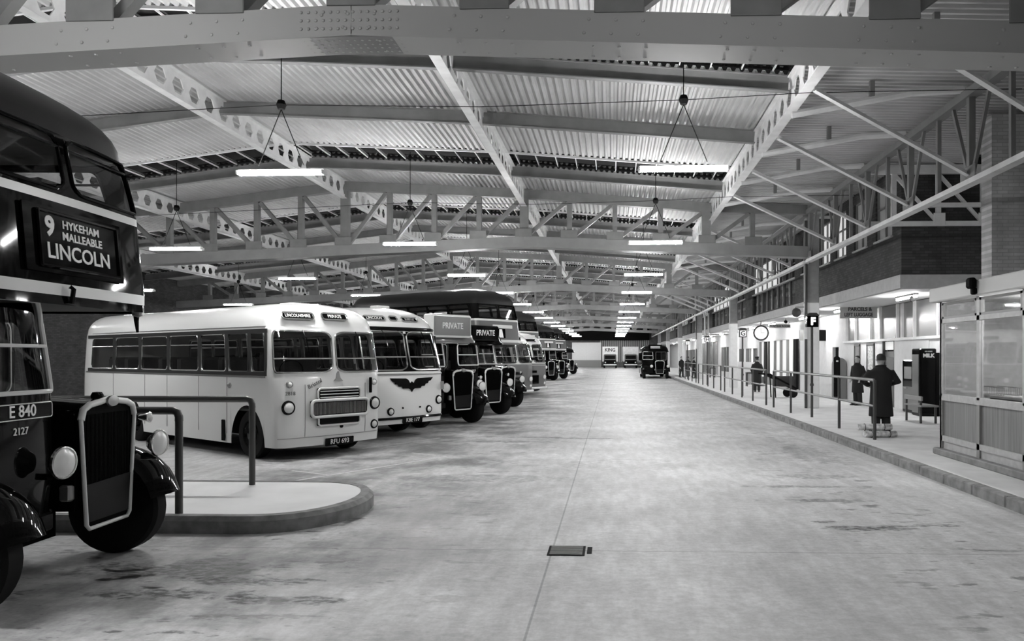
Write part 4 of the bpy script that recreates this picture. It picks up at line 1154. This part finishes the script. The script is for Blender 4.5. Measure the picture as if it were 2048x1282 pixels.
# newspaper bundles
M_paper = mat('newsprint', .72, .9, noise=.6, nscale=11)
def bundle(label, loc, rz, tilt):
    t = thing('newspaper_bundle', label, 'bundle', loc, rz, None)
    R = []
    for i in range(13):
        x = -.37+i*.0617; r = .078*(1-.12*abs(i-6)/6)
        R.append([(x, r*1.5*cos(2*pi*k/14)*(1+.06*sin(5*k+i)), .078+r*sin(2*pi*k/14)*(1+.08*cos(3*k))+tilt*x) for k in range(14)])
    MB().rings(R).build('paper_roll', M_paper, t, 50)
    for x in (-.22, .2): MB().tube([(x, .121*cos(2*pi*k/16), .078+.081*sin(2*pi*k/16)+tilt*x) for k in range(16)], .006, 5, True).build('string', M_darkmatt, t)
bundle('lower bundle of rolled newspapers lying on the platform by the rail end', (6.08, 17.30, PZ), radians(8), 0)
bundle('upper bundle of rolled newspapers resting across the other bundle', (5.98, 17.36, PZ+.15), radians(-6), .03)

# luggage barrow
bw = thing('luggage_barrow', 'dark low luggage barrow tilted behind the railing by the shopfront', 'barrow', (7.6, 33.8, PZ), radians(12))
MB().bar((-.75, 0, 1.05), (.55, 0, .38), .62, .07).build('bed', M_darkmatt, bw)
for y in (-.25, .25):
    MB().tube([(-.75, y, 1.02), (-1.05, y, 1.08)], .025, 8).build('handle', M_darkmatt, bw)
    MB().lathe([(.1, -.03), (.19, -.03), (.2, 0), (.19, .03), (.1, .03)], 20, frame((.35, y*1.3, .2), (1, 0, 0), (0, 0, -1), (0, 1, 0))).build('wheel', M_rubber, bw, 40)
    MB().bar((-.5, y, .9), (-.45, y, 0), .04, .04).build('leg', M_darkmatt, bw)
MB().rbox(-.35, .45, -.28, .28, .5, .95, .05).build('sack', M_coat2, bw)

def bin_(label, loc):
    t = thing('litter_bin', label, 'bin', loc, 0, 'slatted bins along the platform')
    for x in (-.2, .2):
        for y in (-.2, .2): MB().bar((x, y, 0), (x, y, .85), .05, .05).build('leg', M_rail, t)
    MB().rbox(-.17, .17, -.17, .17, .12, .78, .02).build('liner', M_plaster, t)
    q = MB()
    for i in range(4):
        for s in (-1, 1): q.bar((-.14+i*.093, s*.20, .1), (-.14+i*.093, s*.20, .8), .022, .02); q.bar((s*.20, -.14+i*.093, .1), (s*.20, -.14+i*.093, .8), .022, .02)
    q.build('slat_pattern', M_rail, t)
    MB().rbox(-.24, .24, -.24, .24, .78, .86, .02).build('rim', M_rail, t)
bin_('slatted litter bin by the recessed doorway, behind the nearest bay sign', (9.3, 35.6, PZ))
bin_('slatted litter bin beside the broad-coated person under the clock', (8.4, 46.2, PZ)); bin_('slatted litter bin behind the third bay sign', (8.6, 65.0, PZ))

# ------------------------------------------------------------------ platform offices
FX = 10.1
fop = [(23.3, 32.9, 2.62, 3.86), (27.3, 28.5, .15, 2.55), (33.9, 34.85, .15, 2.40), (40.9, 51.9, .15, 2.95), (52.8, 61.8, 1.55, 2.55), (72.5, 88.0, .15, 3.4), (64, 70, .6, 2.8), (92, 104, .5, 2.8)]
wallX('wall_right', FX, FX+.2, 22.3, YEND+3, .15, 3.88, fop, M_plaster)
struct(MB().box(FX+.2, 13, 22.3, 22.5, .15, 3.88).build('wall_office_end', M_plaster))
M_glow = mat('bright_room_behind_glass', .8, .6, emit=.4)
M_glow2 = mat('grey_room_behind_glass', .16, .2, emit=.03, coat=.3)
wn += 1; t = thing(f'window_{wn}', None, None, (FX, 0, 0)); t['kind'] = 'structure'
ys = [23.3]+[uy(u, FX) for u in (1862, 1816, 1792, 1783, 1750, 1731, 1702)]+[32.9]
for a, b in zip(ys, ys[1:]): MB().box(.1, .12, a, b, 2.62, 3.86).build('pane', M_glow2, t)
for y in ys: MB().box(.02, .1, y-.05, y+.05, 2.62, 3.86).build('mullion', M_white, t)
MB().box(-.08, .1, 23.2, 33.1, 2.55, 2.64).build('sill', M_white, t)
d = thing('door_1', None, None, (FX, 27.9, .15)); d['kind'] = 'structure'
MB().box(.08, .13, -.55, .55, 0, 2.02).build('leaf', M_midgrey, d); MB().box(.09, .12, -.55, .55, 2.08, 2.38).build('transom_light', M_glow, d)
MB().box(.06, .08, -.35, .35, 1.2, 1.8).build('pane', M_glow2, d)
for y in (-.57, .57): MB().box(.0, .14, y-.04, y+.04, 0, 2.4).build('jamb', M_rail, d)
d = thing('door_2', None, None, (FX, 34.4, .15)); d['kind'] = 'structure'
MB().box(.14, .17, -.47, .47, 0, 2.25).build('leaf', M_darkmatt, d); MB().box(.1, .14, -.47, -.1, 1.0, 2.1).build('pane', M_glow2, d)
def poster(label, y, w, z0, z1, face):
    t = thing('framed_notice', label, 'notice', (FX-.01, y, z0), 0, None)
    MB().box(-.02, .0, -w/2, w/2, 0, z1-z0).build('sheet', face, t)
    for a in (-w/2, w/2): MB().box(-.04, 0, a-.05, a+.05, 0, z1-z0).build('frame_side', M_rail, t)
    for z in (0, z1-z0): MB().box(-.04, 0, -w/2-.05, w/2+.05, z-.05, z+.05).build('frame_rail', M_rail, t)
poster('narrow framed notice on the office wall just beyond the door', 29.7, .75, 1.4, 2.45, M_paper)
poster('narrow framed notice on the office wall behind the person with hands in pockets', 31.3, .6, 1.4, 2.45, mat('grey_notice', .3, .7))
tag(MB().box(FX-.03, FX-.005, 24.3, 26.7, 1.65, 2.5).build('notice_board', M_paper_w if False else M_plaster), 'plain white board on the office wall above the low cabinet', 'board')
cb = thing('vending_cabinet', 'low dark slot machine with pale lower door below the white board', 'vending machine', (FX-.42, 24.95, PZ))
MB().rbox(0, .4, -.5, .5, 0, 1.72, .03).build('body', M_dark, cb); MB().rbox(-.02, 0, -.42, .42, .1, .85, .01).build('door', M_midgrey, cb)
MB().rbox(-.02, 0, -.3, .3, 1.1, 1.5, .01).build('dial_plate', M_grey, cb); MB().bar((-.04, .25, .8), (-.04, .0, .8), .04, .04).build('handle', M_chrome, cb)
mk_ = thing('milk_machine', 'tall dark vending machine lettered MILK beside the office wall', 'vending machine', (9.42, 23.35, PZ))
MB().rbox(0, .5, 0, .65, 0, 2.08, .03).build('body', M_dark, mk_); MB().rbox(.03, .47, -.015, 0, .1, 1.75, .01).build('front_panel', M_black, mk_)
MB().box(.5, .62, .05, .6, 0, 1.95).build('side_cover', M_black, mk_)
text('MILK', .155, frame((.25, -.02, 1.86), (1, 0, 0), (0, 0, 1), (0, -1, 0)), M_text, mk_, bold=.008)
text('ICE COLD', .05, frame((.25, -.02, 1.99), (1, 0, 0), (0, 0, 1), (0, -1, 0)), M_text, mk_)
MB().box(-.02, 0, .08, .57, .1, 1.9).build('side_panel', M_midgrey, mk_)
wm = thing('weighing_machine', 'dark round-topped platform machine beside the dark doorway', 'weighing machine', (9.80, 33.0, PZ))
pr = [(-.27, 0), (.27, 0), (.27, 1.5)]+[(.27*cos(a), 1.5+.27*sin(a)) for a in [pi*i/12 for i in range(1, 12)]]+[(-.27, 1.5)]
MB().prism(pr, .34, frame((0, .0, 0), (1, 0, 0), (0, 0, 1), (0, -1, 0))).build('cabinet', mat('dull_grey_casing', .16, .5), wm, 30)
MB().rbox(-.30, -.03, -.42, -.34, .1, 1.80, .03).build('dark_front', M_darkmatt, wm)
MB().lathe([(.12, 0), (.13, .05), (.1, .07), (.001, .07)], 20, frame((-.165, -.36, 1.72), (1, 0, 0), (0, 0, 1), (0, -1, 0))).build('dial', M_darkmatt, wm, 40)
MB().box(-.21, -.12, -.445, -.435, 1.60, 1.66).build('label_plate', M_text, wm)
sg = thing('hanging_sign', 'grey projecting board lettered PARCELS & LEFT LUGGAGE under the canopy', 'sign', (9.38, 29.0, 3.68))
MB().rbox(-.70, .70, -.03, .03, -.24, .22, .01).build('board', mat('sign_grey', .5, .6), sg)
text('PARCELS &', .185, frame((.05, -.034, .10), (1, 0, 0), (0, 0, 1), (0, -1, 0)), M_dtext, sg, bold=.006)
text('LEFT LUGGAGE', .185, frame((0, -.034, -.11), (1, 0, 0), (0, 0, 1), (0, -1, 0)), M_dtext, sg, bold=.006, sx=.84)
for x in (-.5, .5): MB().tube([(x, 0, .22), (x, 0, .19)], .012, 6).build('hanger', M_rail, sg)
sg = thing('hanging_sign', 'narrow grey projecting board lettered WAITING ROOM before the shopfront', 'sign', (9.1, 41.2, 3.62))
MB().rbox(-.58, .58, -.03, .03, -.10, .10, .01).build('board', mat('sign_grey', .5, .6), sg)
text('WAITING ROOM', .14, frame((0, -.034, 0), (1, 0, 0), (0, 0, 1), (0, -1, 0)), M_dtext, sg, bold=.005)
for x in (-.5, .5): MB().tube([(x, 0, .1), (x, 0, .25)], .012, 6).build('hanger', M_rail, sg)
bx = thing('wall_box', 'small dark square box projecting high on the wall by the recessed doorway', 'box', (9.5, 36.0, 2.72))
MB().rbox(0, .6, -.1, .1, 0, .52, .02).build('case', M_darkmatt, bx); MB().box(-.62, 0, -.06, .06, .02, .5).build('pale_side', M_grey, bx)
# shopfront of the waiting room
wn += 1; t = thing(f'window_{wn}', None, None, (FX, 0, 0)); t['kind'] = 'structure'
ys = [40.9, 42.3, 43.9, 45.6, 47.3, 49.2, 50.4, 51.9]
for i, (a, b) in enumerate(zip(ys, ys[1:])): MB().box(.12, .15, a, b, .15 if i in (0, 5) else .6, 2.95).build('pane', M_night if i in (0, 5) else M_glow, t)
for i, y in enumerate(ys): MB().box(-.02, .12, y-.09, y+.09, .15, 2.95).build('mullion', M_rail if i in (0, 1, 5, 6) else M_grey, t)
MB().box(-.05, .12, 42.3, 49.2, .15, .62).build('stall_riser', M_grey, t)
wn += 1; t = thing(f'window_{wn}', None, None, (FX, 0, 0)); t['kind'] = 'structure'
for i in range(6):
    a = 52.8+i*1.5; MB().box(.12, .14, a, a+1.5, 1.55, 2.55).build('pane', M_glow if i % 2 else M_glow2, t); MB().box(.0, .12, a-.12, a+.12, 1.55, 2.55).build('mullion', M_grey, t)
for (a, b, z0, z1) in ((72.5, 88, .15, 3.4), (64, 70, .6, 2.8), (92, 104, .5, 2.8)):
    wn += 1; t = thing(f'window_{wn}', None, None, (FX, 0, 0)); t['kind'] = 'structure'
    MB().box(.15, .18, a, b, z0, z1).build('pane', M_glow2, t)
    for i in range(5): y = a+(b-a)*i/4; MB().box(.0, .15, y-.12, y+.12, z0, z1).build('mullion', M_grey, t)
# canopy lamps
def soffit(y, k):
    t = thing('canopy_light', f'bright fluorescent batten under the platform canopy, {ORD[k]} one from the kiosk', 'light', (8.95, y, 3.86), 0, 'canopy fluorescent lights')
    MB().rbox(-.06, .06, -.8, .8, -.06, 0, .015).build('batten', M_white, t)
    MB().tube([(0, -.76, -.10), (0, .76, -.10)], .03, 8).build('tube', M_tube2, t, 40)
M_tube2 = mat('lit_canopy_tube', .9, .4, emit=TUBE*.42)
for k, y in enumerate((23.2, 29.8, 35.5, 42.5, 48.5, 55, 62, 69, 76, 83, 91, 100, 110)): soffit(y, k)
for i, (x, y, z, nm) in enumerate(((9.0, 29.4, 3.80, 'before the hanging luggage sign'), (8.9, 22.6, 3.80, 'at the canopy corner'), (8.6, 37.6, 3.80, 'before the waiting room'))):
    o = thing('spot_lamp', f'small dark spot lamp under the canopy {nm}', 'lamp', (x, y, z))
    MB().lathe([(.001, -.12), (.06, -.12), (.09, .0), (.085, .02), (.001, .02)], 16, frame((0, 0, -.1), (1, 0, 0), (0, .4, 1), (-.2, -1, -.3))).build('hood', M_darkmatt, o, 40)
    MB().tube([(0, 0, -.08), (0, 0, .08)], .015, 6).build('stem', M_darkmatt, o)
tl = thing('bench', 'plain dark bench end beside the kiosk at the office wall', 'bench', (8.45, 21.4, PZ))
for y in (-.5, .5): MB().bar((0, y, 0), (0, y, .72), .05, .05).build('leg', M_rail, tl); MB().bar((.4, y, 0), (.4, y, .45), .05, .05).build('leg', M_rail, tl)
MB().rbox(-.03, .45, -.6, .6, .45, .50, .01).build('seat', M_grey, tl); MB().rbox(-.03, .02, -.6, .6, .62, .74, .01).build('backrest', M_grey, tl)

# ------------------------------------------------------------------ kiosk
kx, k0, k1, kd = 6.18, 7.2, 14.4, 2.2
ks = thing('kiosk', 'wooden glazed kiosk with pale panelled base at the platform edge', 'kiosk', (kx, 0, PZ))
MB().rbox(-.10, kd+.1, k0-.1, k1+.1, 0, .12, .02).build('plinth', mat('weathered_timber', .22, .7, noise=.3, nscale=6), ks)
MB().box(.03, .06, k0, k1, .12, .30).build('kick_board', M_woodl, ks)
xs = [k1-.04]; 
while xs[-1]-1.43 > k0: xs.append(xs[-1]-1.43)
MB().box(0, .07, k0, k1, 1.02, 1.14).build('sill_rail', M_woodl, ks)
MB().box(0, .07, k0, k1, .26, .36).build('bottom_rail', M_woodl, ks)
for y in xs:
    MB().box(0, .08, y-.05, y+.05, 1.10, 2.86).build('post', M_woodl, ks); MB().box(0, .08, y-.05, y+.05, .12, 1.02).build('base_post', M_grey, ks)
for a, b in zip(xs[1:], xs):
    MB().box(.04, .06, a+.05, b-.05, .36, 1.02).build('base_panel', M_wood, ks)
    MB().box(.03, .04, a+.05, b-.05, 1.14, 2.46).build('window_pane', M_glass, ks)
    p = MB().box(.03, .04, a+.05, b-.05, 2.54, 2.84).build('top_light', M_glass, ks)
    q = MB()
    for z0, z1 in ((2.54, 2.84),):
        q.box(.0, .06, a+.05, a+.11, z0, z1); q.box(.0, .06, b-.11, b-.05, z0, z1); q.box(.0, .06, a+.05, b-.05, z0, z0+.04); q.box(.0, .06, a+.05, b-.05, z1-.04, z1)
    q.build('casement', M_grey, p)
MB().box(0, .07, k0, k1, 2.46, 2.54).build('transom', M_woodl, ks)
MB().rbox(-.14, kd+.14, k0-.14, k1+.16, 2.86, 3.12, .02).build('roof_fascia', M_fascia2 if False else mat('pale_fascia', .52, .6), ks)
MB().box(.0, kd, k1-.06, k1, .12, 2.86).build('end_wall', M_woodl, ks); MB().box(kd-.06, kd, k0, k1, .12, 2.86).build('back_wall', M_plaster, ks)
MB().box(.3, kd-.2, k0+.3, k1-.3, .12, .16).build('kiosk_floor', M_grey, ks)
kl = thing('ceiling_light', 'fluorescent tube glowing inside the wooden kiosk', 'light', (kx+1.1, 12.2, 2.92))
MB().rbox(-.05, .05, -.75, .75, 0, .06, .01).build('batten', M_white, kl); MB().tube([(0, -.7, -.05), (0, .7, -.05)], .025, 8).build('tube', mat('lit_kiosk_tube', .9, .4, emit=TUBE*.8), kl, 40)
ct = thing('counter', 'pale counter standing inside the wooden kiosk', 'counter', (kx+.5, 11.2, PZ+.16)); MB().rbox(0, .5, -2, 2.6, .95, 1.0, .01).build('top', M_woodl, ct); MB().box(.08, .45, -1.9, 2.5, 0, .95).build('carcase', M_wood, ct)
bt = thing('bottle', 'dark bottle standing on the kiosk counter', 'bottle', (kx+.72, 12.7, PZ+1.16)); MB().lathe([(.07, 0), (.075, .05), (.075, .42), (.03, .52), (.028, .62), (.032, .64)], 20).build('glass_body', mat('bottle_glass', .06, .1), bt, 40); MB().lathe([(.03, .64), (.03, .67)], 14).build('cap', M_grey, bt)
bk = thing('wire_basket', 'shallow wire basket standing on the kiosk counter', 'basket', (kx+.72, 13.6, PZ+1.16))
q = MB()
for i in range(14): q.bar((-.15, -.4+i*.062, 0), (-.15, -.4+i*.062, .14), .008, .008); q.bar((.15, -.4+i*.062, 0), (.15, -.4+i*.062, .14), .008, .008)
for z in (0, .14): q.tube([(-.15, -.4, z), (-.15, .41, z), (.15, .41, z), (.15, -.4, z)], .008, 5, True)
q.build('basket_mesh', M_grey, bk)
fl_ = thing('flood_lamp', 'small dark lamp fixed on the kiosk fascia', 'lamp', (kx-.16, 12.7, 3.14+.0))
MB().rbox(-.12, .0, -.09, .09, -.02, .16, .03).build('housing', M_darkmatt, fl_); MB().rbox(-.06, .02, -.05, .05, -.12, 0, .02).build('bracket', M_darkmatt, fl_)
# ------------------------------------------------------------------ buses
TH = .0367; CT, ST = cos(TH), sin(TH)
def cw(x, d): return (x*CT-d*ST, x*ST+d*CT, 0)
A = radians(-34.5)
coach('cream coach with dark side windows and plate RFU 693, nearest the island', cw(-4.96, 14.9), A, 'a')
coach('cream coach with dark winged emblem and plate KBE 177', cw(-4.28, 18.34), A, 'b')
# near double-decker
P = cw(-4.5, 6.6)
t, U, Bc = halfcab('dark double-decker showing 9 HYKEHAM MALLEABLE LINCOLN, nearest the camera', (P[0], P[1]+.05, 0), radians(3), 2, seats=True)
pn = MB().prism(rrect(.02, 0, 1.30, .56, .01, 2), .015, U.frame(0, 2.98, .004)).build('indicator_panel', M_dark, t)
fb = MB()
F = U.frame(.05, 2.985, .02)
b = MB().prism(rrect(0, 0, 1.04, .44, .01, 2), .012, F).build('destination_box', M_black, t)
MB().tube([F @ V((x, y, .014)) for x, y in rrect(0, 0, 1.06, .46, .01, 2)], .016, 6, True).build('surround', M_dark, b, 50)
text('9', .225, F @ Matrix.Translation((-.40, .10, .014)), M_text, b, bold=.009)
text('HYKEHAM', .098, F @ Matrix.Translation((.01, .142, .014)), M_text, b, bold=.0022, sx=1.1)
text('MALLEABLE', .098, F @ Matrix.Translation((.02, .042, .014)), M_text, b, bold=.0022, sx=1.08)
text('LINCOLN', .185, F @ Matrix.Translation((-.03, -.105, .014)), M_text, b, bold=.003, sx=1.07)
F = Bc.frame(-.60, 1.55, .004)
plate(t, F, .70, .125, 'E 840', .135, rim=.005, sx=1.0).name
text('2127', .085, Bc.frame(-.60, 1.39, .004), M_text, t, 'fleet_number')
MB().lathe([(.05, 0), (.05, .03), (.001, .05)], 16, frame((-.02, .95, 2.44), (1, 0, 0), (0, 1, 0), (0, 0, -1))).build('canopy_lamp', M_dull, t)
MB().tube([(.03, -.15, 2.60), (.05, -.13, 2.58), (.02, -.11, 2.46)], .02, 6).build('wiper_motor', M_black, t)
MB().tube([(-.05, .98, 2.44), (-.05, .98, 2.36), (-.05, 1.0, 2.24)], [.03, .022, .012], 6).build('mirror_arm', M_black, t)

def P2(x, d): q = cw(x, d); return q
# half-cab single-deckers in the row
s1, U3, B3 = halfcab('half-cab single-decker with a large pale destination box, beside the KBE coach', P2(-3.82, 21.59), A, 1, upper=M_midgrey)
def destbox(t, w, h, yc, z, s, size, bm, tm, pale):
    o = MB().rbox(-.35, .03, yc-w/2, yc+w/2, z-h/2, z+h/2, .04).build('destination_box', pale, t)
    Mx = frame((.035, yc, z), (0, 1, 0), (0, 0, 1), (1, 0, 0))
    MB().prism(rrect(0, 0, w-.14, h-.12, .03, 3), .01, Mx).build('blind', bm, o)
    text(s, size, Mx @ Matrix.Translation((0, 0, .014)), tm, o, bold=.004, sx=.9)
destbox(s1, 1.55, .66, -.02, 2.86, 'PRIVATE', .24, mat('grey_blind', .12, .25), M_text, M_cream)
for ch in s1.children:
    pass
s2, U4, B4 = halfcab('dark half-cab single-decker with a PRIVATE blind, second past the KBE coach', P2(-3.34, 24.96), A, 1)
destbox(s2, 1.35, .5, .0, 2.76, 'PRIVATE', .26, M_black, M_text, M_dark)
plate(s2, B4.frame(-.62, 1.50, .004), .72, .14, 'FFW 827', .13)
plate(s1, B3.frame(-.62, 1.50, .004), .72, .14, '', .13)
d2, U5, B5 = halfcab('grey-panelled double-decker with white bands, tallest beyond the PRIVATE single-decker', P2(-3.22, 28.56), A, 2, upper=M_midgrey)
for ch in d2.children:
    if ch.name.startswith('upper_pillars'): ch.data.materials[0] = M_dark
b = MB().prism(rrect(0, 0, 1.1, .13, .02, 2), .012, U5.frame(.15, 3.12, .01)).build('destination_blind', M_band, d2)
b = MB().prism(rrect(0, 0, .46, .36, .02, 2), .012, U5.frame(.05, 2.86, .01)).build('route_box', M_black, d2); MB().prism([(-.13, -.16), (.12, -.16), (.06, .16), (-.08, .16)], .01, U5.frame(.03, 2.86, .024)).build('lit_blind', mat('lit_blind', .5, .4, emit=.35), b)
coach('two-tone coach with white upper body and pale bumper, past the banded double-decker', cw(-3.07, 34.5), A, 'c')
coach('two-tone coach with white domed roof, next to the first two-tone coach', cw(-2.63, 38.3), A, 'd')
def again(src, lab, x, d):
    c = dup(src); c['label'] = lab; c.location = P2(x, d); return c
again(d2, 'double-decker with dark roof standing behind the white-domed coach', -3.25, 42.1)
again(d2, 'double-decker with banded front, alone past the gap beyond the coaches', -3.0, 60.7)
again(d2, 'double-decker next to the last bus at the far end of the parked row', -2.3, 65.3)
last, U8, B8 = halfcab('small half-cab single-decker, last bus in the parked row by the white screen', P2(-1.7, 82.0), A, 1)
w, U9, B9 = halfcab('half-cab single-decker waiting at the platform kerb, facing down the hall', (3.78, 66.6, 0), radians(-90), 1)
destbox(w, 1.2, .46, .0, 2.78, '', .1, M_black, M_text, M_dark)
for z in (2.84, 2.72): MB().box(.05, .056, -.42, .42, z-.035, z+.035).build('blind_strip', M_band, w)

# far end: white screen, lorries
sc_ = thing('screen_wall', 'tall white painted screen with a grey lower band at the far end of the hall', 'screen', (-7.2, YEND+1.6, 0))
MB().rbox(0, 5.2, 0, .2, 1.25, 4.4, .03).build('upper_panel', M_plaster, sc_); MB().box(0, 5.2, -.02, .18, 0, 1.25).build('lower_band', M_grey, sc_)
tag(MB().rbox(-9, 6.5, YEND+1.8, YEND+3.02, 4.8, 6.9, .05).build('header_beam', M_darkmatt), 'wide dark beam over the white screen at the far end', 'beam', None, 'thing')
def lorry(label, x, y, txt):
    t = thing('lorry', label, 'lorry', (x, y, 0))
    MB().rbox(-1.3, 1.3, .9, 5.0, 1.1, 3.55, .06).build('van_body', M_white, t)
    MB().rbox(-1.0, 1.0, -.4, .9, .7, 2.3, .15).build('cab', M_midgrey, t); MB().rbox(-.85, .85, -.43, -.38, 1.5, 2.1, .02).build('windscreen', M_night, t)
    MB().rbox(-.95, .95, -.75, -.35, .55, 1.35, .1).build('bonnet', M_dark, t); MB().box(-1.05, 1.05, -.85, -.75, .5, .66).build('bumper', M_white, t)
    MB().rbox(-.45, .45, -.78, -.74, .7, 1.2, .03).build('grille', M_black, t)
    for s in (-1, 1):
        headlamp(t, V((s*.75, -.78, .95)), (0, -1, 0), .1, drum=.05)
        MB().lathe([(.2, -.12), (.42, -.12), (.45, 0), (.42, .12), (.2, .12)], 20, frame((s*.95, -.1, .45), (0, 0, 1), (0, 1, 0), (1, 0, 0))).build('wheel', M_rubber, t, 40)
        MB().lathe([(.2, -.12), (.42, -.12), (.45, 0), (.42, .12), (.2, .12)], 20, frame((s*1.0, 3.8, .45), (0, 0, 1), (0, 1, 0), (1, 0, 0))).build('wheel', M_rubber, t, 40)
    if txt: text(txt, .8, frame((0, .88, 2.98), (1, 0, 0), (0, 0, 1), (0, -1, 0)), M_dtext, t, bold=.02, sx=.9)
    return t
lorry('lorry with white body lettered KING, parked beside the white screen', -.4, 122.5, 'KING')
lorry('plain white-bodied lorry behind the waiting single-decker', 3.0, 124.0, '')

# ------------------------------------------------------------------ camera and light
cam = bpy.data.cameras.new('camera'); co = bpy.data.objects.new('camera', cam); COL.objects.link(co)
cam.sensor_fit = 'HORIZONTAL'; cam.sensor_width = 36; cam.lens = 36*1500/2048
cam.shift_x = (1024-1170)/2048; cam.shift_y = (712-641)/2048
co.location = (0, 0, 2.0); co.rotation_euler = (radians(90), 0, TH); cam.clip_end = 400; cam.clip_start = .05
SC.camera = co
w = bpy.data.worlds.new('night'); SC.world = w; w.use_nodes = True
w.node_tree.nodes['Background'].inputs['Color'].default_value = (1, 1, 1, 1); w.node_tree.nodes['Background'].inputs['Strength'].default_value = .012
vs = SC.view_settings; vs.view_transform = 'Standard'; vs.look = 'None'; vs.gamma = 1; vs.use_curve_mapping = False; vs.exposure = EXPO
SC.cycles.use_light_tree = True; SC.cycles.max_bounces = 7; SC.cycles.transparent_max_bounces = 16; SC.cycles.sample_clamp_indirect = 4
SC.cycles.use_denoising = True
